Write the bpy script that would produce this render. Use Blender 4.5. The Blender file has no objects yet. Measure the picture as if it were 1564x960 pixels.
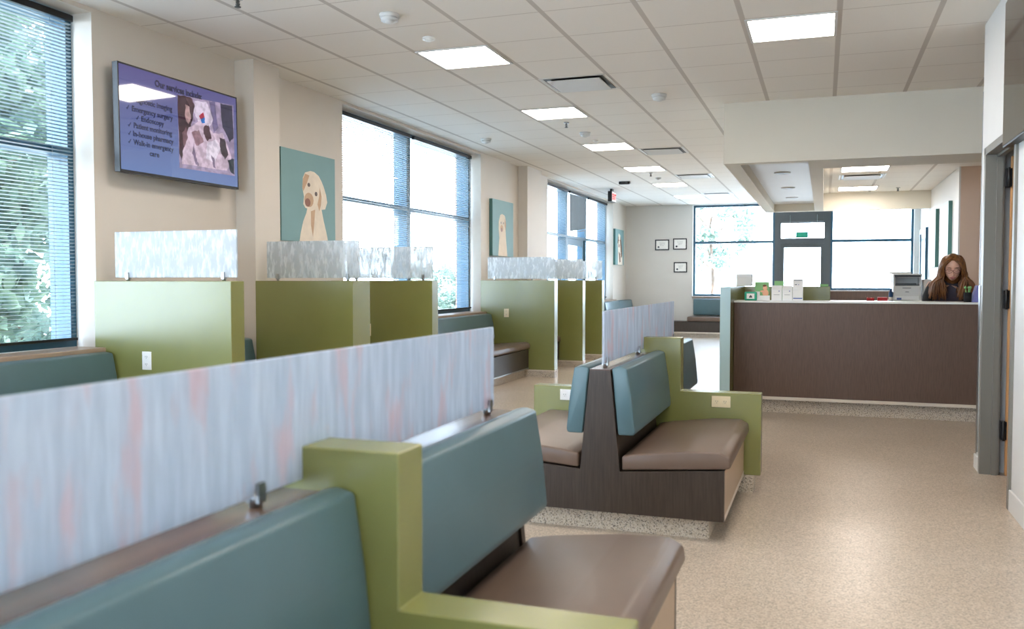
import bpy, bmesh, math, random
from mathutils import Vector, Matrix
random.seed(7)
R90 = math.pi / 2
SC = bpy.context.scene
COL = SC.collection

# ------------------------------------------------------------------ materials
def hexc(h):
    h = h.lstrip('#')
    out = []
    for i in (0, 2, 4):
        v = int(h[i:i + 2], 16) / 255
        out.append(v / 12.92 if v <= .04045 else ((v + .055) / 1.055) ** 2.4)
    return tuple(out) + (1,)

def newmat(name):
    m = bpy.data.materials.new(name)
    m.use_nodes = True
    nt = m.node_tree
    for n in list(nt.nodes):
        nt.nodes.remove(n)
    out = nt.nodes.new('ShaderNodeOutputMaterial')
    return m, nt, out

def N(nt, kind, **kw):
    n = nt.nodes.new(kind)
    for k, v in kw.items():
        if k.startswith('_'):
            setattr(n, k[1:], v)
        else:
            key = k.replace('__', ' ')
            n.inputs[key].default_value = v
    return n

def paint(name, col, rough=.5, spec=.5, var=.04, scale=6, stretch=(1, 1, 1), bump=0, bscale=60, metal=0, coat=0, alt=None):
    """principled with a soft procedural variation of its colour"""
    m, nt, out = newmat(name)
    b = N(nt, 'ShaderNodeBsdfPrincipled')
    b.inputs['Roughness'].default_value = rough
    b.inputs['Specular IOR Level'].default_value = spec
    b.inputs['Metallic'].default_value = metal
    b.inputs['Coat Weight'].default_value = coat
    b.inputs['Coat Roughness'].default_value = .15
    c = hexc(col) if isinstance(col, str) else tuple(col) + (1,)
    tc = N(nt, 'ShaderNodeTexCoord')
    mp = N(nt, 'ShaderNodeMapping')
    mp.inputs['Scale'].default_value = stretch
    nz = N(nt, 'ShaderNodeTexNoise', Scale=scale, Detail=4)
    nt.links.new(tc.outputs['Object'], mp.inputs[0])
    nt.links.new(mp.outputs[0], nz.inputs['Vector'])
    r = N(nt, 'ShaderNodeValToRGB')
    r.color_ramp.elements[0].position = .3
    r.color_ramp.elements[1].position = .7
    if alt is None:
        r.color_ramp.elements[0].color = tuple(x * (1 - var) for x in c[:3]) + (1,)
        r.color_ramp.elements[1].color = tuple(min(1, x * (1 + var)) for x in c[:3]) + (1,)
    else:
        r.color_ramp.elements[0].color = c
        r.color_ramp.elements[1].color = hexc(alt)
    nt.links.new(nz.outputs['Fac'], r.inputs[0])
    nt.links.new(r.outputs[0], b.inputs['Base Color'])
    if bump:
        n2 = N(nt, 'ShaderNodeTexNoise', Scale=bscale, Detail=3)
        nt.links.new(mp.outputs[0], n2.inputs['Vector'])
        bp = N(nt, 'ShaderNodeBump', Strength=bump, Distance=.005)
        nt.links.new(n2.outputs['Fac'], bp.inputs['Height'])
        nt.links.new(bp.outputs[0], b.inputs['Normal'])
    nt.links.new(b.outputs[0], out.inputs[0])
    return m

def emis(name, col, strength):
    m, nt, out = newmat(name)
    e = N(nt, 'ShaderNodeEmission', Strength=strength)
    e.inputs[0].default_value = hexc(col)
    nt.links.new(e.outputs[0], out.inputs[0])
    return m

def floor_mat():
    m, nt, out = newmat('terrazzo_floor')
    b = N(nt, 'ShaderNodeBsdfPrincipled', Roughness=.3)
    tc = N(nt, 'ShaderNodeTexCoord')
    v = N(nt, 'ShaderNodeTexVoronoi', Scale=150)
    nt.links.new(tc.outputs['Object'], v.inputs['Vector'])
    r = N(nt, 'ShaderNodeValToRGB')
    r.color_ramp.interpolation = 'CONSTANT'
    els = [(0, '#a09686'), (.14, '#c2b3a2'), (.4, '#b8a897'), (.66, '#cdc0b0'), (.9, '#a89b8a')]
    r.color_ramp.elements[0].color = hexc(els[0][1])
    r.color_ramp.elements[1].position = els[1][0]
    r.color_ramp.elements[1].color = hexc(els[1][1])
    for p, c in els[2:]:
        e = r.color_ramp.elements.new(p)
        e.color = hexc(c)
    sp = N(nt, 'ShaderNodeSeparateColor')
    nt.links.new(v.outputs['Color'], sp.inputs[0])
    nt.links.new(sp.outputs[0], r.inputs[0])
    nz = N(nt, 'ShaderNodeTexNoise', Scale=1.6, Detail=3)
    nt.links.new(tc.outputs['Object'], nz.inputs['Vector'])
    mx = N(nt, 'ShaderNodeMix', _data_type='RGBA', _blend_type='MULTIPLY')
    mx.inputs['Factor'].default_value = .35
    rr = N(nt, 'ShaderNodeValToRGB')
    rr.color_ramp.elements[0].color = (.78, .75, .7, 1)
    rr.color_ramp.elements[0].position = .35
    rr.color_ramp.elements[1].position = .65
    nt.links.new(nz.outputs['Fac'], rr.inputs[0])
    nt.links.new(r.outputs[0], mx.inputs['A'])
    nt.links.new(rr.outputs[0], mx.inputs['B'])
    nt.links.new(mx.outputs['Result'], b.inputs['Base Color'])
    nt.links.new(b.outputs[0], out.inputs[0])
    return m

def terrazzo_base():
    m, nt, out = newmat('terrazzo_base')
    b = N(nt, 'ShaderNodeBsdfPrincipled', Roughness=.45)
    tc = N(nt, 'ShaderNodeTexCoord')
    v = N(nt, 'ShaderNodeTexVoronoi', Scale=210)
    nt.links.new(tc.outputs['Object'], v.inputs['Vector'])
    sp = N(nt, 'ShaderNodeSeparateColor')
    nt.links.new(v.outputs['Color'], sp.inputs[0])
    r = N(nt, 'ShaderNodeValToRGB')
    r.color_ramp.interpolation = 'CONSTANT'
    r.color_ramp.elements[0].color = hexc('#756d64')
    r.color_ramp.elements[1].position = .16
    r.color_ramp.elements[1].color = hexc('#cfc6b8')
    e = r.color_ramp.elements.new(.6)
    e.color = hexc('#bdb09d')
    nt.links.new(sp.outputs[0], r.inputs[0])
    nt.links.new(r.outputs[0], b.inputs['Base Color'])
    nt.links.new(b.outputs[0], out.inputs[0])
    return m

def ceiling_mat():
    """2 ft lay-in tiles, grid lines along x and y of the room"""
    m, nt, out = newmat('ceiling_tiles')
    b = N(nt, 'ShaderNodeBsdfPrincipled', Roughness=.85)
    b.inputs['Specular IOR Level'].default_value = .2
    tc = N(nt, 'ShaderNodeTexCoord')
    sx = N(nt, 'ShaderNodeSeparateXYZ')
    nt.links.new(tc.outputs['Object'], sx.inputs[0])
    def line(sock, off, w0):
        a = N(nt, 'ShaderNodeMath', _operation='SUBTRACT')
        nt.links.new(sock, a.inputs[0])
        a.inputs[1].default_value = off - .305 - 61
        mo = N(nt, 'ShaderNodeMath', _operation='MODULO')
        nt.links.new(a.outputs[0], mo.inputs[0])
        mo.inputs[1].default_value = .61
        s2 = N(nt, 'ShaderNodeMath', _operation='SUBTRACT')
        nt.links.new(mo.outputs[0], s2.inputs[0])
        s2.inputs[1].default_value = .305
        ab = N(nt, 'ShaderNodeMath', _operation='ABSOLUTE')
        nt.links.new(s2.outputs[0], ab.inputs[0])
        lt = N(nt, 'ShaderNodeMath', _operation='LESS_THAN')
        nt.links.new(ab.outputs[0], lt.inputs[0])
        lt.inputs[1].default_value = w0
        return lt, ab
    lx, ax = line(sx.outputs[0], .075, .012)
    ly, ay = line(sx.outputs[1], .02, .0045)
    ex, _ = line(sx.outputs[0], .075, .018)
    nz = N(nt, 'ShaderNodeTexNoise', Scale=300, Detail=2)
    nt.links.new(tc.outputs['Object'], nz.inputs['Vector'])
    r = N(nt, 'ShaderNodeValToRGB')
    r.color_ramp.elements[0].color = hexc('#e8e3db')
    r.color_ramp.elements[1].color = hexc('#f2eee7')
    nt.links.new(nz.outputs['Fac'], r.inputs[0])
    m1 = N(nt, 'ShaderNodeMix', _data_type='RGBA')
    nt.links.new(ex.outputs[0], m1.inputs['Factor'])
    nt.links.new(r.outputs[0], m1.inputs['A'])
    m1.inputs['B'].default_value = hexc('#cbc3bb')
    m2 = N(nt, 'ShaderNodeMix', _data_type='RGBA')
    nt.links.new(lx.outputs[0], m2.inputs['Factor'])
    nt.links.new(m1.outputs['Result'], m2.inputs['A'])
    m2.inputs['B'].default_value = hexc('#c9c2b9')
    m3 = N(nt, 'ShaderNodeMix', _data_type='RGBA')
    nt.links.new(ly.outputs[0], m3.inputs['Factor'])
    nt.links.new(m2.outputs['Result'], m3.inputs['A'])
    m3.inputs['B'].default_value = hexc('#c9c1b8')
    nt.links.new(m3.outputs['Result'], b.inputs['Base Color'])
    nt.links.new(b.outputs[0], out.inputs[0])
    return m

def glass_mat():
    m, nt, out = newmat('window_glass')
    t = N(nt, 'ShaderNodeBsdfTransparent')
    t.inputs[0].default_value = (.95, .97, 1, 1)
    g = N(nt, 'ShaderNodeBsdfGlossy', Roughness=.02)
    mx = N(nt, 'ShaderNodeMixShader')
    mx.inputs[0].default_value = .06
    nt.links.new(t.outputs[0], mx.inputs[1])
    nt.links.new(g.outputs[0], mx.inputs[2])
    nt.links.new(mx.outputs[0], out.inputs[0])
    return m

def resin_mat(name, base, dab, pink, trans, dabscale, dabz, lo, hi):
    """translucent resin sheet with pressed-in vertical fibres"""
    m, nt, out = newmat(name)
    tc = N(nt, 'ShaderNodeTexCoord')
    mp = N(nt, 'ShaderNodeMapping')
    mp.inputs['Scale'].default_value = (1, 1, dabz)
    nt.links.new(tc.outputs['Object'], mp.inputs[0])
    nz = N(nt, 'ShaderNodeTexNoise', Scale=dabscale, Detail=2.5, Roughness=.6)
    nt.links.new(mp.outputs[0], nz.inputs['Vector'])
    r = N(nt, 'ShaderNodeValToRGB')
    r.color_ramp.elements[0].position = lo
    r.color_ramp.elements[1].position = hi
    nt.links.new(nz.outputs['Fac'], r.inputs[0])
    mp2 = N(nt, 'ShaderNodeMapping')
    mp2.inputs['Scale'].default_value = (1, 1, .3)
    mp2.inputs['Location'].default_value = (3, 7, 1)
    nt.links.new(tc.outputs['Object'], mp2.inputs[0])
    nz2 = N(nt, 'ShaderNodeTexNoise', Scale=dabscale * .55, Detail=3)
    nt.links.new(mp2.outputs[0], nz2.inputs['Vector'])
    r2 = N(nt, 'ShaderNodeValToRGB')
    r2.color_ramp.elements[0].position = .52
    r2.color_ramp.elements[1].position = .66
    nt.links.new(nz2.outputs['Fac'], r2.inputs[0])
    c1 = N(nt, 'ShaderNodeMix', _data_type='RGBA')
    c1.inputs['A'].default_value = hexc(base)
    c1.inputs['B'].default_value = hexc(dab)
    nt.links.new(r.outputs[0], c1.inputs['Factor'])
    c2 = N(nt, 'ShaderNodeMix', _data_type='RGBA')
    nt.links.new(r2.outputs[0], c2.inputs['Factor'])
    nt.links.new(c1.outputs['Result'], c2.inputs['A'])
    c2.inputs['B'].default_value = hexc(pink)
    d = N(nt, 'ShaderNodeBsdfDiffuse')
    tr = N(nt, 'ShaderNodeBsdfTranslucent')
    gl = N(nt, 'ShaderNodeBsdfGlossy', Roughness=.25)
    nt.links.new(c2.outputs['Result'], d.inputs[0])
    nt.links.new(c2.outputs['Result'], tr.inputs[0])
    a = N(nt, 'ShaderNodeMixShader')
    a.inputs[0].default_value = .55
    nt.links.new(d.outputs[0], a.inputs[1])
    nt.links.new(tr.outputs[0], a.inputs[2])
    a2 = N(nt, 'ShaderNodeMixShader')
    a2.inputs[0].default_value = .05
    nt.links.new(a.outputs[0], a2.inputs[1])
    nt.links.new(gl.outputs[0], a2.inputs[2])
    tp = N(nt, 'ShaderNodeBsdfTransparent')
    f = N(nt, 'ShaderNodeMath', _operation='MULTIPLY_ADD')
    nt.links.new(r.outputs[0], f.inputs[0])
    f.inputs[1].default_value = -trans * .85
    f.inputs[2].default_value = trans
    mx = N(nt, 'ShaderNodeMixShader')
    nt.links.new(f.outputs[0], mx.inputs[0])
    nt.links.new(a2.outputs[0], mx.inputs[1])
    nt.links.new(tp.outputs[0], mx.inputs[2])
    nt.links.new(mx.outputs[0], out.inputs[0])
    return m

def leaf_mat(name, c1, c2):
    m, nt, out = newmat(name)
    tc = N(nt, 'ShaderNodeTexCoord')
    nz = N(nt, 'ShaderNodeTexNoise', Scale=2.5, Detail=4)
    nt.links.new(tc.outputs['Object'], nz.inputs['Vector'])
    r = N(nt, 'ShaderNodeValToRGB')
    r.color_ramp.elements[0].position = .35
    r.color_ramp.elements[1].position = .65
    r.color_ramp.elements[0].color = hexc(c1)
    r.color_ramp.elements[1].color = hexc(c2)
    nt.links.new(nz.outputs['Fac'], r.inputs[0])
    d = N(nt, 'ShaderNodeBsdfDiffuse')
    t = N(nt, 'ShaderNodeBsdfTranslucent')
    nt.links.new(r.outputs[0], d.inputs[0])
    nt.links.new(r.outputs[0], t.inputs[0])
    mx = N(nt, 'ShaderNodeMixShader')
    mx.inputs[0].default_value = .4
    nt.links.new(d.outputs[0], mx.inputs[1])
    nt.links.new(t.outputs[0], mx.inputs[2])
    nt.links.new(mx.outputs[0], out.inputs[0])
    return m

def brick_mat():
    m, nt, out = newmat('outside_brick')
    b = N(nt, 'ShaderNodeBsdfPrincipled', Roughness=.85)
    tc = N(nt, 'ShaderNodeTexCoord')
    mp = N(nt, 'ShaderNodeMapping')
    mp.inputs['Rotation'].default_value = (R90, 0, 0)
    nt.links.new(tc.outputs['Object'], mp.inputs[0])
    br = N(nt, 'ShaderNodeTexBrick', Scale=4.5)
    br.inputs['Color1'].default_value = hexc('#b08a74')
    br.inputs['Color2'].default_value = hexc('#a07a66')
    br.inputs['Mortar'].default_value = hexc('#c8bdb0')
    nt.links.new(mp.outputs[0], br.inputs['Vector'])
    nt.links.new(br.outputs['Color'], b.inputs['Base Color'])
    nt.links.new(b.outputs[0], out.inputs[0])
    return m

def screen_mat():
    m, nt, out = newmat('lit_screen')
    tc = N(nt, 'ShaderNodeTexCoord')
    sx = N(nt, 'ShaderNodeSeparateXYZ')
    nt.links.new(tc.outputs['Generated'], sx.inputs[0])
    r = N(nt, 'ShaderNodeValToRGB')
    r.color_ramp.elements[0].color = hexc('#7c98d8')
    r.color_ramp.elements[1].color = hexc('#6c66a8')
    e = r.color_ramp.elements.new(.5)
    e.color = hexc('#7680bc')
    nt.links.new(sx.outputs[2], r.inputs[0])
    em = N(nt, 'ShaderNodeEmission', Strength=.27)
    nt.links.new(r.outputs[0], em.inputs[0])
    g = N(nt, 'ShaderNodeBsdfGlossy', Roughness=.04)
    mx = N(nt, 'ShaderNodeMixShader')
    mx.inputs[0].default_value = .14
    nt.links.new(em.outputs[0], mx.inputs[1])
    nt.links.new(g.outputs[0], mx.inputs[2])
    nt.links.new(mx.outputs[0], out.inputs[0])
    return m

def screen_ink(name, col, s):
    m, nt, out = newmat(name)
    em = N(nt, 'ShaderNodeEmission', Strength=s)
    em.inputs[0].default_value = hexc(col)
    g = N(nt, 'ShaderNodeBsdfGlossy', Roughness=.04)
    mx = N(nt, 'ShaderNodeMixShader')
    mx.inputs[0].default_value = .14
    nt.links.new(em.outputs[0], mx.inputs[1])
    nt.links.new(g.outputs[0], mx.inputs[2])
    nt.links.new(mx.outputs[0], out.inputs[0])
    return m

def photo_ink(name, col, s):
    m = screen_ink(name, col, s)
    nt = m.node_tree
    em = [n for n in nt.nodes if n.type == 'EMISSION'][0]
    tc = N(nt, 'ShaderNodeTexCoord')
    nz = N(nt, 'ShaderNodeTexNoise', Scale=22, Detail=2)
    nt.links.new(tc.outputs['Object'], nz.inputs['Vector'])
    r = N(nt, 'ShaderNodeValToRGB')
    c = hexc(col)
    r.color_ramp.elements[0].position = .38
    r.color_ramp.elements[1].position = .62
    r.color_ramp.elements[0].color = tuple(x * .78 for x in c[:3]) + (1,)
    r.color_ramp.elements[1].color = tuple(min(1, x * 1.25) for x in c[:3]) + (1,)
    nt.links.new(nz.outputs['Fac'], r.inputs[0])
    nt.links.new(r.outputs[0], em.inputs[0])
    return m

M = {}
M['wall'] = paint('wall_paint', '#d4ccc1', .6, .35, .015, 2)
M['wallfar'] = paint('wall_paint_far', '#cdcac4', .6, .35, .015, 2)
M['white'] = paint('white_paint', '#d2d2d0', .5, .4, .01, 3)
M['ceil'] = ceiling_mat()
M['soffit'] = paint('soffit_paint', '#ddd7c9', .7, .3, .01, 3)
M['floor'] = floor_mat()
M['base'] = terrazzo_base()
M['cove'] = paint('cove_strip', '#d9d0c2', .35, .5, .02)
M['olive'] = paint('olive_paint', '#7e8048', .27, .8, .03, 5)
M['aqua'] = paint('pale_aqua', '#a6c1c4', .35, .5, .02)
M['teal'] = paint('teal_vinyl', '#4e6970', .34, .5, .03, 9, bump=.06, bscale=250)
M['seat'] = paint('brown_vinyl', '#675549', .38, .45, .04, 9, bump=.06, bscale=250)
M['wood'] = paint('dark_laminate', '#30271f', .42, .4, .0, 60, (2.2, 2.2, .12), alt='#40352d')
M['counter'] = paint('brown_laminate', '#58453a', .42, .45, .0, 90, (2.2, 2.2, .12), alt='#675145')
M['tan'] = paint('laminate_floor_reflection', '#b39a80', .4, .45, .05, 20, (2, 2, .2))  # dark laminate coloured tan, imitating the beige floor reflected at grazing angle
M['sill'] = paint('sill_laminate', '#a48f7d', .35, .5, .05, 20, (2, .3, 2))
M['frame'] = paint('window_frame_metal', '#124a60', .3, .6, .03)
M['slatdark'] = paint('blind_slat_shut', '#5a6163', .5, .3, .02)
M['black'] = paint('black_plastic', '#111214', .35, .5, .03)
M['slat'] = paint('blind_slat', '#929da0', .45, .4, .02)
M['greyframe'] = paint('door_frame_paint', '#7d7a72', .4, .5, .02)
M['darkgrey'] = paint('dark_grey', '#4b4f50', .4, .5, .03)
M['cap'] = paint('bench_cap', '#5b473c', .25, .6, .05)
M['palefront'] = paint('pale_front', '#cfdedf', .5, .4, .02)
M['metal'] = paint('brushed_metal', '#a5a7a8', .3, .5, .03, metal=1)
M['outlet'] = paint('outlet_plate', '#e6d6b0', .35, .5, .01)
M['outletw'] = paint('outlet_plate_white', '#e9e9e6', .35, .5, .01)
M['glass'] = glass_mat()
M['resin'] = resin_mat('resin_bench', '#c0cbd8', '#cfd8e2', '#d3c3ca', .15, 30, .14, .38, .70)
M['resinw'] = resin_mat('resin_partition', '#d0d9df', '#eaf0f3', '#d0d9df', .28, 34, .3, .46, .60)
M['lamp'] = emis('lamp_diffuser', '#fff3e8', 10.0)
M['down'] = paint('downlight_reflector', '#8f8f8c', .3, .5, .02, metal=.6)
M['screen'] = screen_mat()
M['inkdark'] = screen_ink('screen_letters', '#1c1e44', .12)
M['canvas'] = paint('teal_canvas', '#7fa3a5', .6, .3, .03, 3)
M['canvasedge'] = paint('canvas_edge', '#4a7470', .6, .3, .03)
M['fur'] = paint('dog_cream', '#e8dccb', .8, .2, .08, 9)
M['furs'] = paint('dog_tan', '#c9a98c', .8, .2, .08, 12)
M['furb'] = paint('dog_brown', '#7d5a44', .8, .2, .12, 12)
M['nose'] = paint('dog_nose', '#8d5c48', .5, .4, .05)
M['eye'] = paint('dog_eye', '#5a4438', .4, .5, .05)
M['brick'] = brick_mat()
M['pave'] = paint('outside_paving', '#c9c6be', .9, .2, .06, .6)
M['bark'] = paint('bark', '#5b4c40', .9, .2, .15, 12, (1, 1, .2))
M['leafd'] = leaf_mat('leaf_deep', '#3a4c40', '#6c7d68')
M['leafp'] = leaf_mat('leaf_pale', '#55685c', '#8c9c8b')
M['paper'] = paint('paper_white', '#ecebe6', .6, .3, .01)
M['printer'] = paint('printer_plastic', '#d9d8d3', .45, .4, .01)
M['red'] = paint('red_plastic', '#b01820', .4, .5, .05)
M['blue'] = paint('blue_plastic', '#20476e', .35, .5, .05)
M['bluel'] = paint('blue_ink', '#5a70a8', .5, .3, .03)
M['green'] = paint('green_print', '#7fb070', .5, .4, .05)
M['tealg'] = paint('teal_green_plastic', '#17a07c', .4, .5, .04)
M['peach'] = paint('peach_print', '#dfa585', .6, .3, .06)
M['purple'] = paint('purple_plastic', '#6c6ea8', .4, .5, .04)
M['skin'] = paint('skin', '#e8b69c', .5, .4, .04, 20)
M['lip'] = paint('lips', '#b06a62', .45, .4, .03)
M['hair'] = paint('hair_brown', '#5a3520', .4, .5, 0, 45, (1, 1, .12), alt='#94602f')
M['vest'] = paint('grey_vest', '#5a545e', .8, .2, .06, 20)
M['sleeve'] = paint('black_sleeve', '#17181b', .7, .3, .06, 20)
M['trouser'] = paint('dark_trouser', '#24252b', .8, .2, .06, 20)
M['orange'] = paint('door_veneer', '#c08f5c', .45, .4, .08, 12, (2, 2, .2))
M['speck'] = paint('speckled_fabric', '#8d6a60', .8, .2, 0, 45, alt='#e8e0da')
M['screenoff'] = paint('screen_off', '#3a332c', .06, .9, .0)
M['exitred'] = emis('exit_letters', '#d8353a', .8)
M['exitgreen'] = paint('exit_green', '#2f8a78', .4, .5, .03)
M['seal'] = paint('seal_dark', '#3c4450', .5, .4, .02)

# ------------------------------------------------------------------ mesh helpers
class MB:
    def __init__(s):
        s.bm = bmesh.new()
        s.mats = []
    def mi(s, mat):
        if mat not in s.mats:
            s.mats.append(mat)
        return s.mats.index(mat)
    def merge(s, b, mat=None, bevel=0, seg=2, smooth=False, xf=None):
        if bevel:
            bmesh.ops.bevel(b, geom=list(b.edges), offset=bevel, segments=seg, profile=.5, affect='EDGES', clamp_overlap=True)
        if xf is not None:
            bmesh.ops.transform(b, matrix=xf, verts=b.verts)
        idx = s.mi(mat) if mat else 0
        vm = {}
        for v in b.verts:
            vm[v] = s.bm.verts.new(v.co)
        for f in b.faces:
            try:
                nf = s.bm.faces.new([vm[v] for v in f.verts])
                nf.material_index = idx
                nf.smooth = smooth
            except ValueError:
                pass
        b.free()
        return s
    def box(s, x0, x1, y0, y1, z0, z1, mat=None, bevel=0, seg=2, smooth=False, xf=None):
        b = bmesh.new()
        vs = [b.verts.new((x, y, z)) for x in (x0, x1) for y in (y0, y1) for z in (z0, z1)]
        for q in ((0, 1, 3, 2), (4, 6, 7, 5), (0, 4, 5, 1), (2, 3, 7, 6), (0, 2, 6, 4), (1, 5, 7, 3)):
            b.faces.new([vs[i] for i in q])
        bmesh.ops.recalc_face_normals(b, faces=b.faces)
        return s.merge(b, mat, bevel, seg, smooth, xf)
    def prism(s, pts, a0, a1, axis='y', mat=None, bevel=0, seg=2, smooth=False, xf=None):
        """closed outline extruded along an axis: y -> pts are (x,z); x -> (y,z); z -> (x,y)"""
        b = bmesh.new()
        def P(p, a):
            return {'y': (p[0], a, p[1]), 'x': (a, p[0], p[1]), 'z': (p[0], p[1], a)}[axis]
        A = [b.verts.new(P(p, a0)) for p in pts]
        B = [b.verts.new(P(p, a1)) for p in pts]
        n = len(pts)
        b.faces.new(A)
        b.faces.new(B[::-1])
        for i in range(n):
            b.faces.new((A[i], B[i], B[(i + 1) % n], A[(i + 1) % n]))
        bmesh.ops.recalc_face_normals(b, faces=b.faces)
        return s.merge(b, mat, bevel, seg, smooth, xf)
    def cyl(s, c, r, h, axis='z', seg=20, r2=None, mat=None, smooth=True):
        b = bmesh.new()
        bmesh.ops.create_cone(b, cap_ends=True, segments=seg, radius1=r, radius2=r if r2 is None else r2, depth=h)
        rot = {'z': Matrix(), 'x': Matrix.Rotation(R90, 4, 'Y'), 'y': Matrix.Rotation(-R90, 4, 'X')}[axis]
        return s.merge(b, mat, 0, 0, smooth, Matrix.Translation(c) @ rot)
    def ball(s, c, r, mat=None, seg=24, sc=(1, 1, 1)):
        b = bmesh.new()
        bmesh.ops.create_uvsphere(b, u_segments=seg, v_segments=seg // 2, radius=r)
        return s.merge(b, mat, 0, 0, True, Matrix.Translation(c) @ Matrix.Diagonal((*sc, 1)))
    def tube(s, pts, r, seg=8, mat=None, closed=False):
        b = bmesh.new()
        pts = [Vector(p) for p in pts]
        n = len(pts)
        rr = r if isinstance(r, (list, tuple)) else [r] * n
        rings = []
        for i, p in enumerate(pts):
            if closed:
                t = (pts[(i + 1) % n] - pts[i - 1]).normalized()
            else:
                t = (pts[min(i + 1, n - 1)] - pts[max(i - 1, 0)]).normalized()
            u = t.cross(Vector((0, 0, 1)))
            if u.length < .05:
                u = t.cross(Vector((0, 1, 0)))
            u.normalize()
            w = t.cross(u)
            rings.append([b.verts.new(p + (u * math.cos(k * 2 * math.pi / seg) + w * math.sin(k * 2 * math.pi / seg)) * rr[i]) for k in range(seg)])
        m = n if closed else n - 1
        for i in range(m):
            A, B = rings[i], rings[(i + 1) % n]
            for k in range(seg):
                b.faces.new((A[k], A[(k + 1) % seg], B[(k + 1) % seg], B[k]))
        if not closed:
            b.faces.new(rings[0][::-1])
            b.faces.new(rings[-1])
        bmesh.ops.recalc_face_normals(b, faces=b.faces)
        return s.merge(b, mat, 0, 0, True)
    def build(s, name, mat=None, parent=None, origin=None, label=None):
        me = bpy.data.meshes.new(name)
        o = bpy.data.objects.new(name, me)
        org = Vector(origin) if origin is not None else (parent_world(parent) if parent else Vector())
        bmesh.ops.translate(s.bm, verts=s.bm.verts, vec=-org)
        s.bm.to_mesh(me)
        s.bm.free()
        mats = s.mats if s.mats else [mat]
        for m in (mats or [mat]):
            me.materials.append(m if m else mat)
        COL.objects.link(o)
        if parent:
            o.parent = parent
        else:
            o.location = org
        if label:
            o['label'] = label
        return o

ORG = {}
def parent_world(p):
    v = Vector()
    while p:
        v += p.location
        p = p.parent
    return v

def thing(name, label, cat, loc, group=None):
    o = bpy.data.objects.new(name, None)
    o.empty_display_size = .1
    COL.objects.link(o)
    o.location = loc
    o['label'] = label
    o['category'] = cat
    if group:
        o['group'] = group
    return o

def tag(o, label, cat, group=None):
    o['label'] = label
    o['category'] = cat
    if group:
        o['group'] = group
    return o

def struct(o):
    o['kind'] = 'structure'
    return o

def copy_tree(o, loc=None, parent=None):
    c = o.copy()
    COL.objects.link(c)
    if parent:
        c.parent = parent
    for ch in list(o.children):
        copy_tree(ch, None, c)
    if loc is not None:
        c.location = loc
    return c

def text_mesh(body, size, name='text', align='LEFT', bold=0.0):
    cu = bpy.data.curves.new(name, 'FONT')
    cu.body = body
    cu.size = size
    cu.align_x = align
    cu.offset = bold
    cu.resolution_u = 3
    ob = bpy.data.objects.new(name, cu)
    COL.objects.link(ob)
    dg = bpy.context.evaluated_depsgraph_get()
    dg.update()
    me = bpy.data.meshes.new_from_object(ob.evaluated_get(dg))
    COL.objects.unlink(ob)
    bpy.data.objects.remove(ob)
    b = bmesh.new()
    b.from_mesh(me)
    bpy.data.meshes.remove(me)
    return b

# writing on a plane that faces +x : text u runs along +y?  seen from +x looking -x, screen right is +y
def face_plus_x(y, z, x):
    # local (u,v,0) -> (x, y+u, z+v)
    return Matrix(((0, 0, 1, x), (1, 0, 0, y), (0, 1, 0, z), (0, 0, 0, 1)))
def face_minus_y(x, z, y):
    return Matrix(((1, 0, 0, x), (0, 0, -1, y), (0, 1, 0, z), (0, 0, 0, 1)))

# ------------------------------------------------------------------ the room
XL, XR, YB, YF, ZC = -4.44, 1.02, -6.0, 20.6, 3.05
XG = -4.66          # window glass line
mb = MB(); mb.box(XL - .4, 4.0, YB - .1, YF + .5, -.12, 0)
struct(mb.build('floor', M['floor']))
mb = MB(); mb.box(XL - .4, 4.0, YB - .1, YF + .5, ZC, ZC + .12)
struct(mb.build('ceiling', M['ceil']))

WIN = [(-5.2, -1.5), (.81, 4.46), (7.57, 11.24), (14.32, 19.25)]
ZS, ZH = .875, 3.02
mb = MB()
ys = [YB] + [v for w in WIN for v in w] + [YF + .3]
for i in range(0, len(ys), 2):
    mb.box(XL - .27, XL, ys[i], ys[i + 1], 0, ZC, M['wall'])
    mb.box(XL - .38, XL - .27, ys[i], ys[i + 1], 0, ZC + .3, M['brick'])
for a, b in WIN:
    mb.box(XL - .27, XL, a, b, 0, ZS - .04, M['wall'])
    mb.box(XL - .38, XL - .27, a, b, 0, ZS - .04, M['brick'])
    mb.box(XL - .27, XL, a, b, ZH, ZC, M['wall'])
    mb.box(XL - .38, XL - .27, a, b, ZH, ZC + .3, M['brick'])
struct(mb.build('wall_left'))
mb = MB()
mb.box(XL, XL + .18, 5.91, 6.25, 0, ZC)
struct(mb.build('trim_1', M['wall']))
mb = MB()
mb.box(XL, XL + .15, 12.8, 13.5, 0, ZC)
struct(mb.build('trim_2', M['wall']))

# right hand wall with its doorway
DY0, DY1, DZ = 5.66, 6.6, 2.14
mb = MB()
mb.box(XR, XR + .1, YB, DY0 - .05, 0, ZC)
mb.box(XR, XR + .1, DY1 + .05, 6.82, 0, ZC)
mb.box(XR, XR + .1, DY0 - .05, DY1 + .05, DZ + .05, ZC)
mb.box(XR + .1, 3.2, 6.7, 6.82, 0, ZC)
struct(mb.build('wall_right', M['white']))
mb = MB()
mb.box(3.08, 3.2, YB, 12.5, 0, ZC)
mb.box(1.62, 3.2, 12.42, 12.54, 0, ZC)
struct(mb.build('wall_side', paint('tan_wall', '#cdb5a2', .6, .35, .015, 2)))
mb = MB()
mb.box(1.6, 1.62, 12.42, 15.7, 0, ZC)
mb.box(1.6, 1.95, 15.6, 15.7, 0, ZC)
mb.box(1.93, 2.05, 15.6, YF + .1, 0, ZC)
struct(mb.build('wall_reception', M['white']))
mb = MB()
BW0, BW1 = -4.1, -.9
mb.box(XL, BW0, YB - .15, YB, 0, ZC)
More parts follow.
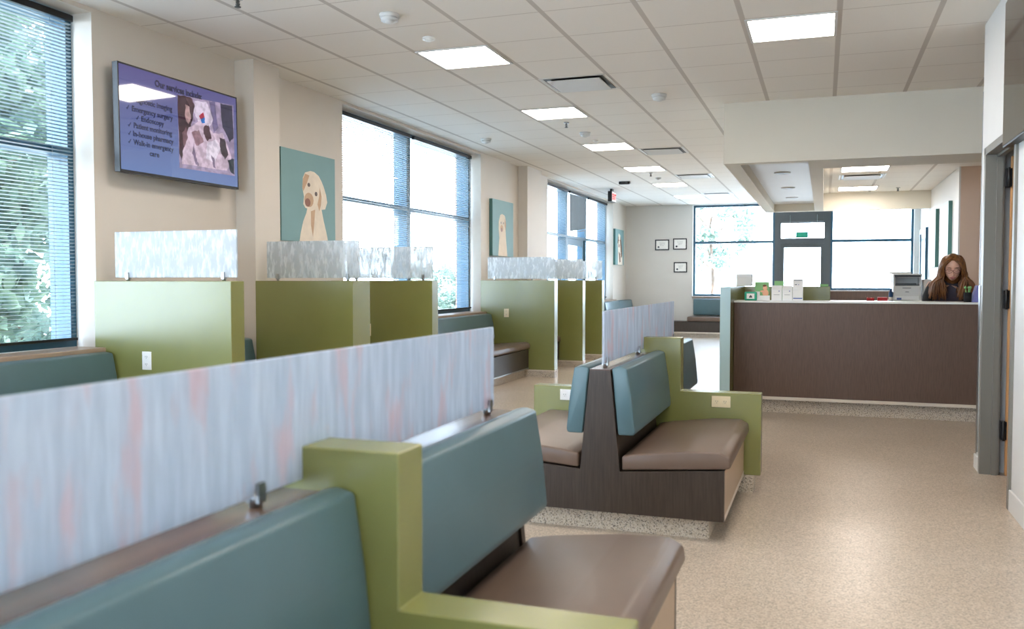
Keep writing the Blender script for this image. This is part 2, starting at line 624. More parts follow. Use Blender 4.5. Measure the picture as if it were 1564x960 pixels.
mb.box(BW1, 3.2, YB - .15, YB, 0, ZC)
mb.box(BW0, BW1, YB - .15, YB, 0, .5)
mb.box(BW0, BW1, YB - .15, YB, 2.95, ZC)
struct(mb.build('wall_back', M['wall']))
mb = MB()
for a, b in ((BW0, BW0 + .06), (-2.53, -2.47), (BW1 - .06, BW1)):
    mb.box(a, b, YB - .14, YB - .04, .5, 2.95)
mb.box(BW0 + .06, BW1 - .06, YB - .14, YB - .04, .5, .56)
mb.box(BW0 + .06, BW1 - .06, YB - .14, YB - .04, 2.89, 2.95)
bw = struct(mb.build('window_7', M['frame']))  # unseen window added behind the camera for bluish fill daylight
for a, b in ((BW0 + .06, -2.53), (-2.47, BW1 - .06)):
    g = MB(); g.box(a, b, YB - .1, YB - .092, .56, 2.89); g.build('pane', M['glass'], bw)
# corner guards and baseboard on the right wall
mb = MB()
mb.box(XR - .004, XR + .03, 6.82, 6.826, 0, 2.6)
mb.box(XR - .006, XR - .001, 6.76, 6.826, .12, 1.27)
struct(mb.build('trim_3', M['metal']))
mb = MB()
mb.box(XR - .015, XR, YB, DY0 - .06, 0, .12, None, .004)
mb.box(XR - .015, XR, DY1 + .05, 6.83, 0, .1, None, .004)
struct(mb.build('baseboard_right', M['white']))
# door frame and leaf
fr = MB()
for y0, y1 in ((DY1, DY1 + .05), (DY0 - .05, DY0)):
    fr.box(XR - .015, XR + .105, y0, y1, 0, DZ + .05, None, .003)
fr.box(XR - .015, XR + .105, DY0 - .05, DY1 + .05, DZ, DZ + .05, None, .003)
fr.box(XR + .055, XR + .09, DY1 - .016, DY1, 0, DZ)
fr.box(XR + .055, XR + .09, DY0, DY0 + .016, 0, DZ)
fr.box(XR + .055, XR + .09, DY0, DY1, DZ - .016, DZ)
door = struct(fr.build('door_1', M['greyframe']))
lf = MB()
lf.box(XR + .132, XR + 1.0, DY1 - .06, DY1 - .015, .01, DZ - .02, None, .003)
lf.build('leaf', M['orange'], door)
hg = MB()
for z in (.25, 1.12, 1.92):
    hg.box(XR + .1, XR + .134, DY1 - .065, DY1 - .01, z, z + .12)
    hg.cyl((XR + .116, DY1 - .07, z + .06), .008, .13)
hg.build('hinge', M['black'], door)
# far wall
FX = [(-2.87, -1.05, .93), (-1.05, .13, 0), (.13, 1.81, 1.08)]
mb = MB()
mb.box(XL, FX[0][0], YF, YF + .3, 0, ZC)
mb.box(FX[0][0], FX[0][1], YF, YF + .3, 0, .9)
mb.box(FX[2][0], FX[2][1], YF, YF + .3, 0, 1.05)
mb.box(FX[0][0], FX[2][1], YF, YF + .3, 3.03, ZC)
mb.box(1.81, 3.2, YF, YF + .3, 0, ZC)
struct(mb.build('wall_far', M['wallfar']))
mb = MB()
mb.box(XL, -3.2, YF - .012, YF, 0, .1)
struct(mb.build('baseboard_far', M['cove']))

# ------------------------------------------------------------------ windows on the left wall
def window_left(n, y0, y1, mull, wide=(), door=None):
    f = MB()
    t, d0, d1 = .045, XG - .12, XG + .05
    f.box(d0, d1, y0, y0 + t, ZS, ZH)
    f.box(d0, d1, y1 - t, y1, ZS, ZH)
    f.box(d0, d1, y0 + t, y1 - t, ZH - t, ZH)
    f.box(d0, d1, y0 + t, y1 - t, ZS, ZS + t)
    edges = [y0 + t]
    for m, w in mull:
        f.box(d0, d1, m - w / 2, m + w / 2, ZS + t, ZH - t)
        edges += [m - w / 2, m + w / 2]
    edges.append(y1 - t)
    for i in range(0, len(edges), 2):
        f.box(d0, d1, edges[i], edges[i + 1], 2.11, 2.16)
    w = struct(f.build('window_%d' % n, M['frame']))
    for i in range(0, len(edges), 2):
        for a, b in ((ZS + t, 2.11), (2.16, ZH - t)):
            g = MB()
            g.box(XG - .012, XG - .004, edges[i], edges[i + 1], a, b)
            g.build('pane', M['glass'], w)
    s = MB()
    s.box(XG + .05, XL + .09, y0 + .0, y1 - .0, ZS - .035, ZS, None, .006)
    s.build('sill', M['sill'], w)
    s = MB()
    s.box(XL, XL + .012, y0, y1, ZS - .13, ZS - .035)
    s.build('apron', M['wall'], w)
    return w, edges
window_left(6, *WIN[0], [(-3.35, .1)])  # out of view, added to let more daylight into the room
w1, e1 = window_left(1, *WIN[1], [(2.64, .1)])
w2, e2 = window_left(2, *WIN[2], [(9.36, .1)])
w3, e3 = window_left(3, *WIN[3], [(16.1, .12), (17.5, .12)])
# the door-like leaf in the middle bay of window 3
f = MB()
for a, b in ((16.16, 16.28), (17.32, 17.44)):
    f.box(XG - .03, XG + .03, a, b, ZS + .045, 2.11)
f.box(XG - .03, XG + .03, 16.28, 17.32, 1.98, 2.11)
f.build('stile', M['frame'], w3)

def blind(label, y0, y1, ztop, zbot, tilt=.12, closed=False, sag=0.0, group='blinds in the tall side windows'):
    xb = XG + .085
    t = thing('window_blind', label, 'blind', (xb, (y0 + y1) / 2, ztop), group)
    h = MB(); h.box(xb - .018, xb + .018, y0, y1, ztop - .04, ztop, None, .003)
    h.build('headrail', M['black'], t)
    s = MB()
    z = ztop - .06
    ca, sa = math.cos(tilt), math.sin(tilt)
    pitch = .0225
    hw, th = .0125, .0007
    b = bmesh.new()
    nsl = int((ztop - .06 - zbot) / pitch)
    for i in range(nsl):
        zz = z - i * pitch
        k = sag * (i / nsl)
        vs = []
        for yy, dz in ((y0 + .01, 0), (y1 - .01, 0)):
            zl = zz + (0 if yy < (y0 + y1) / 2 else k)
            for px, pz in ((-hw, th), (hw, th), (hw, -th), (-hw, -th)):
                vs.append(b.verts.new((xb + px * ca - pz * sa, yy, zl + px * sa + pz * ca)))
        b.faces.new((vs[0], vs[1], vs[5], vs[4]))
        b.faces.new((vs[2], vs[3], vs[7], vs[6]))
        b.faces.new((vs[1], vs[2], vs[6], vs[5]))
        b.faces.new((vs[3], vs[0], vs[4], vs[7]))
    bmesh.ops.recalc_face_normals(b, faces=b.faces)
    s.merge(b)
    s.build('slats', M['slatdark'] if sag else M['slat'], t)
    br = MB(); br.box(xb - .012, xb + .012, y0 + .005, y1 - .005, zbot - .012, zbot + .006, None, .002, xf=None)
    if sag:
        br = MB(); br.prism([(y0, zbot - .01), (y1, zbot - .01 + sag), (y1, zbot + .006 + sag), (y0, zbot + .006)], xb - .012, xb + .012, 'x')
    br.build('bottom_rail', M['black'], t)
    for yy in (y0 + .18, (y0 + y1) / 2, y1 - .18):
        c = MB()
        c.cyl((xb + .014, yy, (ztop + zbot) / 2 - .02), .0012, ztop - zbot - .06, seg=5)
        c.build('cord', M['slat'], t)
    return t
blind('open slatted blind in the near bay of the window beside the television', .87, 2.58, 3.0, .93)
blind('open slatted blind in the far bay of the window beside the television', 2.70, 4.43, 3.0, .93)
blind('open slatted blind in the middle window, bay next to the cream dog portrait', 7.62, 9.30, 3.0, .93)
blind('open slatted blind in the middle window, bay farther from the cream dog portrait', 9.42, 11.2, 3.0, .93)
blind('open slatted blind in the farthest side window, first bay after the pillar', 14.37, 16.03, 3.0, .93)
blind('grey closed blind hanging crooked over the door bay of the farthest side window', 16.17, 17.43, 3.0, 2.2, tilt=1.25, sag=.12)
blind('open slatted blind in the farthest side window, bay closest to the far corner', 17.58, 19.2, 3.0, .93)

# far wall windows and glazed door
def window_far(n, x0, x1, z0, bars):
    f = MB()
    t = .05
    y0, y1 = YF + .12, YF + .24
    f.box(x0, x0 + t, y0, y1, z0, 3.03)
    f.box(x1 - t, x1, y0, y1, z0, 3.03)
    f.box(x0 + t, x1 - t, y0, y1, 3.03 - t, 3.03)
    f.box(x0 + t, x1 - t, y0, y1, z0, z0 + t)
    f.box(x0 + t, x1 - t, y0, y1, 2.14, 2.2)
    w = struct(f.build('window_%d' % n, M['frame']))
    for a, b in ((z0 + t, 2.14), (2.2, 3.03 - t)):
        g = MB(); g.box(x0 + t, x1 - t, y0 + .05, y0 + .058, a, b)
        g.build('pane', M['glass'], w)
    s = MB(); s.box(x0, x1, YF - .05, y0, z0 - .03, z0, None, .006)
    s.build('sill', M['sill'], w)
    return w
window_far(4, *FX[0], 0)
window_far(5, *FX[2], 0)
f = MB()
x0, x1 = FX[1][:2]
y0, y1 = YF + .1, YF + .26
f.box(x0, x0 + .13, y0, y1, 0, 3.03)
f.box(x1 - .13, x1, y0, y1, 0, 3.03)
f.box(x0 + .13, x1 - .13, y0, y1, 2.12, 2.24)
f.box(x0 + .13, x1 - .13, y0, y1, 2.58, 3.03)
d2 = struct(f.build('door_2', M['darkgrey']))
g = MB(); g.box(x0 + .13, x1 - .13, y0 + .06, y0 + .068, 2.24, 2.58); g.build('transom_pane', M['glass'], d2)
lf = MB()
lf.box(x0 + .13, x0 + .2, y0 + .04, y0 + .09, 0, 2.12)
lf.box(x1 - .2, x1 - .13, y0 + .04, y0 + .09, 0, 2.12)
lf.box(x0 + .2, x1 - .2, y0 + .04, y0 + .09, 2.03, 2.12)
lf.box(x0 + .2, x1 - .2, y0 + .04, y0 + .09, 0, .25)
leaf = lf.build('leaf', M['darkgrey'], d2)
g = MB(); g.box(x0 + .2, x1 - .2, y0 + .06, y0 + .068, .25, 2.03); g.build('pane', M['glass'], leaf)
g = MB(); g.tube([(x1 - .26, y0 + .0, 1.0), (x1 - .26, y0 + .0, 1.3)], .012); g.build('push_bar', M['metal'], leaf)
t = thing('exit_sign', 'small green exit box on the glass above the far entrance door', 'sign', (-.47, YF + .13, 2.3))
g = MB(); g.box(-.6, -.34, YF + .1, YF + .16, 2.25, 2.38, None, .006); g.build('housing', M['exitgreen'], t)
g = MB(); g.box(-.57, -.37, YF + .094, YF + .099, 2.275, 2.355); g.build('face', M['tealg'], t)
# roller of small blinds above the entrance door
t = thing('blind_stack', 'bundled dark blind raised above the far entrance door', 'blind', (-.46, YF + .07, 2.7))
g = MB(); g.box(-.9, -.02, YF + .02, YF + .09, 2.6, 2.9); g.build('slats', M['darkgrey'], t)
for xx in (-.72, -.15):
    g = MB(); g.tube([(xx, YF + .01, 2.75), (xx, YF + .01, 2.45)], .005); g.build('cord', M['slat'], t)
# dark side door on the reception wall
f = MB(); f.box(1.9, 1.935, 19.1, 20.2, 0, 2.35); f.box(1.88, 1.9, 19.1, 19.2, 0, 2.35); f.box(1.88, 1.9, 20.1, 20.2, 0, 2.35); f.box(1.88, 1.9, 19.2, 20.1, 2.25, 2.35)
d3 = struct(f.build('door_3', M['frame']))

# ------------------------------------------------------------------ dropped ceiling over the reception
mb = MB()
Z2 = 2.455
mb.box(-.95, 3.08, 8.95, 9.09, Z2, ZC)
mb.box(-.155, 3.08, 9.09, 9.64, Z2, ZC)
mb.box(-.95, -.80, 9.09, 15.6, Z2, ZC)
mb.box(-.155, -.02, 9.64, 15.5, Z2, ZC)
mb.box(-.95, 1.95, 15.5, 15.66, Z2, ZC)
struct(mb.build('trim_4', M['soffit']))
mb = MB(); mb.box(-.80, -.155, 9.09, 15.5, 2.58, 2.62)
struct(mb.build('trim_5', M['white']))
mb = MB(); mb.box(-.02, 3.08, 9.64, 15.5, 2.74, 2.78)
struct(mb.build('trim_6', M['ceil']))

# ------------------------------------------------------------------ lights in the ceiling
def troffer(cx, cy, z, label, group='square ceiling light panels'):
    t = thing('ceiling_light', label, 'ceiling light', (cx, cy, z), group)
    f = MB()
    a, b = .295, .275
    for q in ((-a, a, -a, -b), (-a, a, b, a), (-a, -b, -b, b), (b, a, -b, b)):
        f.box(cx + q[0], cx + q[1], cy + q[2], cy + q[3], z - .008, z)
    f.build('frame', M['white'], t)
    d = MB(); d.box(cx - b, cx + b, cy - b, cy + b, z - .005, z)
    d.build('diffuser', M['lamp'], t)
    return t
LX = -2.67
names = ['largest light panel of the long row above the benches', 'second light panel of the long row above the benches',
         'third light panel of the long row above the benches', 'fourth light panel of the long row above the benches',
         'fifth light panel of the long row above the benches', 'last light panel of the long row, nearest the far wall']
for (yy, nm) in zip((6.43, 8.87, 11.31, 13.75, 16.19, 18.6), names):
    troffer(LX, yy, ZC - .001, nm)
for yy, nm in ((3.99, 'added unseen light panel of the long row, above the viewer'), (1.55, 'added unseen light panel of the long row, behind the viewer')):
    troffer(LX, yy, ZC - .001, nm)  # panels out of view, added to light the room
troffer(-.23, 6.43, ZC - .001, 'light panel alone in front of the reception soffit')
for yy, nm in ((3.99, 'added unseen light panel in line with the one before the soffit'), (1.55, 'added unseen light panel over the aisle by the first bench'), (-.9, 'added unseen light panel over the aisle at the rear wall')):
    troffer(-.23, yy, ZC - .001, nm)  # aisle panels added outside the frame for extra light
troffer(.48, 12.2, 2.739, 'light panel over the reception desk, closer to the soffit front')
troffer(.48, 14.8, 2.739, 'light panel over the reception desk, against the rear beam')

def downlight(cx, cy, z, label):
    t = thing('downlight', label, 'ceiling light', (cx, cy, z), 'round recessed lights over the reception edge')
    f = MB()
    b = bmesh.new()
    n = 28
    ro, ri = .095, .075
    O = [b.verts.new((cx + ro * math.cos(i * 2 * math.pi / n), cy + ro * math.sin(i * 2 * math.pi / n), z - .004)) for i in range(n)]
    I = [b.verts.new((cx + ri * math.cos(i * 2 * math.pi / n), cy + ri * math.sin(i * 2 * math.pi / n), z - .012)) for i in range(n)]
    T = [b.verts.new((cx + ro * math.cos(i * 2 * math.pi / n), cy + ro * math.sin(i * 2 * math.pi / n), z)) for i in range(n)]
    for i in range(n):
        j = (i + 1) % n
        b.faces.new((O[i], O[j], I[j], I[i]))
        b.faces.new((T[i], T[j], O[j], O[i]))
    bmesh.ops.recalc_face_normals(b, faces=b.faces)
    f.merge(b, smooth=True)
    f.build('trim_ring', M['white'], t)
    r = MB(); r.cyl((cx, cy, z - .005), .078, .008, seg=28)
    r.build('reflector', M['down'], t)
downlight(-.48, 10.95, 2.58, 'recessed round light closest to the soffit front')
downlight(-.48, 12.75, 2.58, 'recessed round light in the middle of the three')
downlight(-.48, 14.3, 2.58, 'recessed round light deepest along the reception edge')

def diffuser(cx, cy, z, label):
    t = thing('air_diffuser', label, 'air vent', (cx, cy, z), 'square plaque air vents in the ceiling')
    f = MB()
    # sloped outer pan
    b = bmesh.new()
    def ring(r, zz):
        return [b.verts.new((cx + sx * r, cy + sy * r, zz)) for sx, sy in ((-1, -1), (1, -1), (1, 1), (-1, 1))]
    A, B, C = ring(.3, z - .002), ring(.28, z - .006), ring(.235, z + .03)
    D = ring(.3, z)
    for P, Q in ((D, A), (A, B), (B, C)):
        for i in range(4):
            j = (i + 1) % 4
            b.faces.new((P[i], P[j], Q[j], Q[i]))
    bmesh.ops.recalc_face_normals(b, faces=b.faces)
    f.merge(b)
    f.build('pan', M['printer'], t)
    k = MB(); k.box(cx - .265, cx + .265, cy - .265, cy + .265, z - .004, z - .001); k.build('throat', M['black'], t)
    p = MB(); p.box(cx - .235, cx + .235, cy - .245, cy + .225, z - .022, z - .014, None, .004)
    p.build('plaque', M['white'], t)
diffuser(-2.06, 7.62, ZC, 'square air vent beside the second light panel')
diffuser(-2.06, 11.93, ZC, 'square air vent between the third and fourth light panels')
diffuser(-2.06, 14.97, ZC, 'square air vent beside the fifth light panel')
diffuser(-2.06, 18.3, ZC, 'square air vent closest to the far wall')
diffuser(.48, 13.15, 2.739, 'square air vent between the two light panels over the reception desk')

def detector(cx, cy, label, r=.065, h=.045, red=False, mat='white'):
    t = thing('ceiling_sensor', label, 'smoke detector', (cx, cy, ZC), 'round white detectors on the ceiling')
    f = MB(); f.cyl((cx, cy, ZC - h * .25), r, h * .5, seg=24)
    f.build('base', M[mat], t)
    f = MB(); f.cyl((cx, cy, ZC - h * .75), r * .85, h * .5, seg=24, r2=r * .85)
    f.ball((cx, cy, ZC - h), r * .5, sc=(1, 1, .5))
    if red:
        f.box(cx - .03, cx + .03, cy - r * .9, cy - r * .84, ZC - h * .9, ZC - h * .55, M['red'])
        f.mats = [M[mat], M['red']] if len(f.mats) < 2 else f.mats
    f.build('head', M[mat], t)
detector(-2.71, 5.23, 'white smoke detector in front of the largest light panel')
detector(-3.96, 10.2, 'white smoke detector above the middle window')
detector(-2.68, 10.14, 'white detector just in front of the third light panel')
detector(-2.68, 15.01, 'white detector between the fourth and fifth light panels', .05, .03)
detector(-1.48, 8.31, 'white smoke detector near the corner of the reception soffit', .07, .05)
t = thing('motion_sensor', 'tiny pale sensor on the ceiling against the largest light panel', 'sensor', (-2.7, 5.82, ZC))
f = MB(); f.cyl((-2.7, 5.82, ZC - .008), .045, .016); f.ball((-2.7, 5.82, ZC - .016), .03, sc=(1, 1, .5)); f.build('body', M['outletw'], t)
t = thing('motion_sensor', 'tiny pale sensor on the ceiling touching the third light panel', 'sensor', (-2.71, 10.75, ZC))
f = MB(); f.cyl((-2.71, 10.75, ZC - .008), .035, .016); f.ball((-2.71, 10.75, ZC - .016), .024, sc=(1, 1, .5)); f.build('body', M['outletw'], t)
def sprinkler(cx, cy, z, label):
    t = thing('sprinkler_head', label, 'sprinkler', (cx, cy, z), 'fire sprinkler heads')
    f = MB(); f.cyl((cx, cy, z - .005), .03, .01, seg=16); f.build('escutcheon', M['metal'], t)
    f = MB(); f.cyl((cx, cy, z - .03), .008, .05, seg=10); f.cyl((cx, cy, z - .055), .02, .004, seg=12)
    f.tube([(cx - .012, cy, z - .02), (cx - .014, cy, z - .04), (cx, cy, z - .055)], .003)
    f.tube([(cx + .012, cy, z - .02), (cx + .014, cy, z - .04), (cx, cy, z - .055)], .003)
    f.build('head', M['darkgrey'], t)
sprinkler(-2.71, 9.44, ZC, 'sprinkler head behind the second light panel')
sprinkler(-2.68, 14.33, ZC, 'sprinkler head behind the fourth light panel')
sprinkler(-3.44, 4.62, ZC, 'sprinkler head above the television')
sprinkler(1.07, 14.9, 2.74, 'sprinkler head over the reception desk')
t = thing('ceiling_camera', 'small black box camera on the ceiling near the farthest side window', 'camera', (-3.35, 15.41, ZC))
f = MB(); f.box(-3.45, -3.25, 15.38, 15.46, ZC - .05, ZC, None, .01); f.build('housing', M['black'], t)
f = MB(); f.cyl((-3.3, 15.37, ZC - .025), .015, .03, 'y'); f.build('lens', M['darkgrey'], t)
# exit sign beside the farthest side window
t = thing('exit_sign', 'red lettered exit sign hanging from the ceiling above the side door', 'sign', (-3.87, 16.6, ZC))
f = MB(); f.box(-3.9, -3.82, 16.45, 16.8, 2.8, 3.0, None, .006); f.box(-3.88, -3.84, 16.55, 16.7, 3.0, ZC); f.build('housing', M['black'], t)
f = MB(); f.box(-3.82, -3.816, 16.46, 16.79, 2.81, 2.99); pl = f.build('face', M['outletw'], t)
f = MB(); f.merge(text_mesh('EXIT', .15, align='CENTER', bold=.003), xf=face_plus_x(16.625, 2.845, -3.813)); f.build('lettering', M['exitred'], pl)

# ------------------------------------------------------------------ double benches in the middle of the room
HW = .63
def outlet_mb(parent, x, y, z, face, w, h, mat):
    """face '-y' (on a plane y) : plate with two sockets"""
    f = MB(); f.box(x - w / 2, x + w / 2, y - .006, y, z - h / 2, z + h / 2, None, .002)
    o = f.build('outlet', mat, parent)
    for k in (-1, 1):
        g = MB()
        if w > h:
            cx, cz = x + k * w * .22, z
        else:
            cx, cz = x, z + k * h * .2
        g.box(cx - .014, cx + .014, y - .0085, y - .005, cz - .014, cz + .014, mat, .003)
        for q in (-.006, .006):
            g.box(cx + q - .001, cx + q + .001, y - .0095, y - .0083, cz - .002, cz + .007, M['black'])
        g.cyl((cx, y - .009, cz - .007), .002, .001, 'y', mat=M['black'], seg=8)
        g.build('socket', None, o)
    return o

def double_bench(yc, label):
    cx = -1.08
    t = thing('double_bench', label, 'bench', (cx, yc, 0), 'back to back waiting benches')
    L = 1.2
    def X(v): return cx + v
    prof = [(-.63, .11), (.63, .11), (.63, .365), (.105, .325), (.055, .845), (-.055, .845), (-.105, .325), (-.63, .365)]
    P = [(X(a), z) for a, z in prof]
    for s in (-1, 1):
        a0, a1 = (yc - L, yc - L + .035) if s < 0 else (yc + L - .035, yc + L)
        m = MB(); m.prism(P, a0, a1, 'y', None, .0015, 1)
        m.build('end_panel', M['wood'], t)
    inner = [(X(a * .975 if abs(a) > .5 else a * .9), z - (.004 if z > .2 else -.005)) for a, z in prof]
    m = MB(); m.prism(inner, yc - L + .036, yc + L - .036, 'y')
    m.build('carcass', M['wood'], t)
    for s in (-1, 1):
        for (a, b) in ((yc - L + .036, yc - .062), (yc + .062, yc + L - .036)):
            x0, x1 = sorted((X(s * .615), X(s * .63)))
            m = MB(); m.box(x0, x1, a, b, .135, .36)
            fp = m.build('front_panel', M['tan'], t, label='laminate front under the seat, coloured tan to imitate the reflected floor')
            x0, x1 = sorted((X(s * .61), X(s * .632)))
            m = MB(); m.box(x0, x1, a, b, .11, .135)
            m.build('edge_strip', M['cove'], fp)
    m = MB(); m.box(X(-.55), X(.55), yc - L + .07, yc + L - .07, 0, .112)
    m.build('kick_base', M['base'], t)
    m = MB(); m.box(X(-.054), X(.054), yc - L, yc + L, .843, .85)
    m.build('top_cap', M['cap'], t)
    # cushions
    for s in (-1, 1):
        for (a, b) in ((yc - L + .005, yc - .064), (yc + .064, yc + L - .005)):
            sp = [(.115, .332), (.115, .405), (.2, .422), (.45, .452), (.61, .456), (.655, .432), (.662, .38), (.64, .372)]
            m = MB(); m.prism([(X(s * u), z) for u, z in sp], a, b, 'y', None, .014, 3, True)
            m.build('seat_cushion', M['seat'], t)
            bp = [(.094, .512), (.06, .855), (.1, .866), (.14, .856), (.165, .7), (.182, .53), (.175, .512)]
            m = MB(); m.prism([(X(s * u), z) for u, z in bp], a, b, 'y', None, .011, 3, True)
            m.build('back_cushion', M['teal'], t)
    # stepped divider
    dv = [(-.73, .11), (.73, .11), (.73, .61), (.24, .61), (.24, .945), (-.24, .945), (-.24, .61), (-.73, .61)]
    m = MB(); m.prism([(X(a), z) for a, z in dv], yc - .06, yc + .06, 'y', None, .003, 1)
    dvo = m.build('divider', M['olive'], t)
    m = MB(); m.box(X(-.69), X(.69), yc - .055, yc + .055, 0, .112)
    m.build('divider_base', M['base'], dvo)
    outlet_mb(dvo, X(.49), yc - .06, .555, '-y', .115, .07, M['outlet'])
    outlet_mb(dvo, X(-.49), yc - .06, .555, '-y', .115, .07, M['outletw'])
    # resin screen along the top
    m = MB(); m.box(X(-.006), X(.006), yc - 1.13, yc + 1.13, .872, 1.147, None, .002, 1)
    pn = m.build('screen_panel', M['resin'], t)
    for yy in (-1.08, -.22, .22, 1.08):
        m = MB()
        m.cyl((X(0), yc + yy, .868), .013, .036, seg=16)
        m.box(X(-.016), X(-.008), yc + yy - .012, yc + yy + .012, .86, .9)
        m.box(X(.008), X(.016), yc + yy - .012, yc + yy + .012, .86, .9)
        m.build('clamp', M['metal'], t)
    return t
double_bench(1.71, 'closest double bench of blue backs and brown seats with a green stepped divider')
double_bench(5.6, 'double bench farther down the room, its dark wood end panel in full view')

# ------------------------------------------------------------------ partitions and wall benches along the windows
def partition(y0, th, label, x1=-3.38, xs=XL, glass=(-4.32, -3.38), outl=None, zt=1.302, resin='resinw'):
    t = thing('low_partition', label, 'partition', ((xs + x1) / 2, y0, 0), 'low green partitions between wall benches')
    m = MB(); m.box(xs + .001, x1, y0, y0 + th, .1, zt, None, .003, 1)
    bd = m.build('body', M['olive'], t)
    m = MB(); m.box(xs + .001, x1 + .004, y0 - .004, y0 + th + .004, 0, .085); m.build('kick_base', M['base'], t)
    m = MB(); m.box(xs + .001, x1 + .006, y0 - .006, y0 + th + .006, .085, .1); m.build('cove_strip', M['cove'], t)
    ym = y0 + th * .5
    g0, g1 = glass
    m = MB(); m.box(g0, g1, ym - .006, ym + .006, zt + .022, zt + .315, None, .002, 1)
    m.build('screen_panel', M[resin], t)
    for gx in (g0 + .1, g1 - .1):
        m = MB()
        m.cyl((gx, ym, zt + .016), .011, .032, seg=14)
        m.box(gx - .011, gx + .011, ym - .015, ym - .008, zt + .012, zt + .055)
        m.box(gx - .011, gx + .011, ym + .008, ym + .015, zt + .012, zt + .055)
        m.build('clamp', M['metal'], t)
    if outl:
        outlet_mb(bd, outl[0], y0, outl[1], '-y', .07, .115, outl[2])
    return t
PT = [(4.44, .13), (5.90, .27), (7.34, .13), (11.22, .15), (12.68, .15), (13.9, .15)]
partition(*PT[0], 'green partition below the television, its face washed pale by window light', outl=(-4.02, .80, M['outletw']))
partition(*PT[1], 'thick green partition standing against the pillar after the television', xs=XL + .18, glass=(-4.24, -3.4))
partition(*PT[2], 'green partition just before the middle window', glass=(-4.3, -3.4), outl=(-4.05, .84, M['outlet']))
partition(*PT[3], 'green partition just past the middle window, an outlet on its face', glass=(-4.36, -3.4), outl=(-4.06, .86, M['outlet']))
partition(*PT[4], 'green partition against the second pillar, in the middle of the far three', glass=(-4.3, -3.4))
partition(*PT[5], 'farthest green partition, next to the farthest side window', glass=(-4.2, -3.4))

def wall_bench(y0, y1, label, x0=XL + .02):
    t = thing('wall_bench', label, 'bench', (x0 + .35, (y0 + y1) / 2, 0), 'upholstered benches along the window wall')
    fr = x0 + .68
    m = MB(); m.prism([(x0, .11), (fr, .11), (fr, .37), (x0 + .1, .35), (x0 + .1, .6), (x0 + .04, .83), (x0, .83)], y0 + .002, y1 - .002, 'y')
    m.build('carcass', M['wood'], t)
    m = MB(); m.box(fr - .01, fr + .004, y0 + .002, y1 - .002, .11, .125); m.build('edge_strip', M['metal'], t)
    m = MB(); m.box(x0, fr - .05, y0 + .002, y1 - .002, 0, .112); m.build('kick_base', M['base'], t)
    sp = [(.12, .362), (.12, .42), (.3, .45), (.65, .475), (.7, .455), (.712, .4), (.69, .38)]
    n = 1 if y1 - y0 < 2.2 else 2
    w = (y1 - y0 - .01) / n
    for k in range(n):
        a, b = y0 + .005 + k * w, y0 + .005 + (k + 1) * w - .004
        m = MB(); m.prism([(x0 + u, z) for u, z in sp], a, b, 'y', None, .014, 3, True); m.build('seat_cushion', M['seat'], t)
        bp = [(.10, .51), (.05, .84), (.09, .852), (.15, .842), (.18, .7), (.2, .53), (.19, .51)]
        m = MB(); m.prism([(x0 + u, z) for u, z in bp], a, b, 'y', None, .012, 3, True); m.build('back_cushion', M['teal'], t)
    return t
wall_bench(.8, 4.43, 'wall bench under the window with trees behind its blind')
wall_bench(4.58, 5.88, 'short wall bench under the television')
wall_bench(6.26, 7.33, 'short wall bench under the cream dog portrait')
wall_bench(7.48, 11.21, 'long wall bench under the middle window')
wall_bench(11.38, 12.67, 'short wall bench under the pale dog portrait')
wall_bench(17.8, 20.5, 'wall bench in the far corner under the brown and white dog portrait')
# bench in the far window
t = thing('window_bench', 'blue backed bench built under the tall far window', 'bench', (-2.0, YF - .3, 0))
m = MB(); m.box(-3.3, -1.15, YF - .42, YF - .01, .12, .36); m.build('front_panel', M['wood'], t)
m = MB(); m.box(-3.3, -1.15, YF - .43, YF - .41, .09, .12); m.build('edge_strip', M['cove'], t)
m = MB(); m.box(-3.28, -1.17, YF - .38, YF - .01, 0, .1); m.build('kick_base', M['base'], t)
m = MB(); m.box(-2.92, -1.15, YF - .45, YF - .01, .365, .47, None, .02, 3, True); m.build('seat_cushion', M['seat'], t)
m = MB(); m.box(-2.83, -1.17, YF - .12, YF - .01, .5, .87, None, .02, 3, True); m.build('back_cushion', M['teal'], t)

# ------------------------------------------------------------------ television
t = thing('television', 'wall television showing a slide that lists services beside a photo', 'television', (-4.36, 5.15, 2.0))
TY0, TY1, TZ0, TZ1, TX = 4.535, 5.76, 2.01, 2.72, -4.30
m = MB(); m.box(TX - .045, TX - .003, TY0, TY1, TZ0, TZ1, None, .004); m.box(TX - .075, TX - .045, TY0 + .25, TY1 - .25, TZ0 + .1, TZ1 - .15, None, .01)
m.build('housing', M['black'], t)
m = MB()
bz = .011
m.box(TX - .006, TX, TY0, TY1, TZ0, TZ0 + bz * 1.6); m.box(TX - .006, TX, TY0, TY1, TZ1 - bz, TZ1)
m.box(TX - .006, TX, TY0, TY0 + bz, TZ0 + bz * 1.6, TZ1 - bz); m.box(TX - .006, TX, TY1 - bz, TY1, TZ0 + bz * 1.6, TZ1 - bz)
m.build('bezel', M['black'], t)
m = MB(); m.box(XL, TX - .07, 4.95, 5.35, 2.2, 2.5); m.build('wall_mount', M['darkgrey'], t)
m = MB(); m.box(TX - .003, TX - .001, TY0 + bz, TY1 - bz, TZ0 + bz * 1.6, TZ1 - bz); scr = m.build('screen', M['screen'], t)
def scr_text(body, y, z, size, bold=0, align='LEFT'):
    return (text_mesh(body, size, align=align, bold=bold), face_plus_x(y, z, TX + .0))
def tw(b):
    xs = [v.co.x for v in b.verts]
    return min(xs), max(xs)
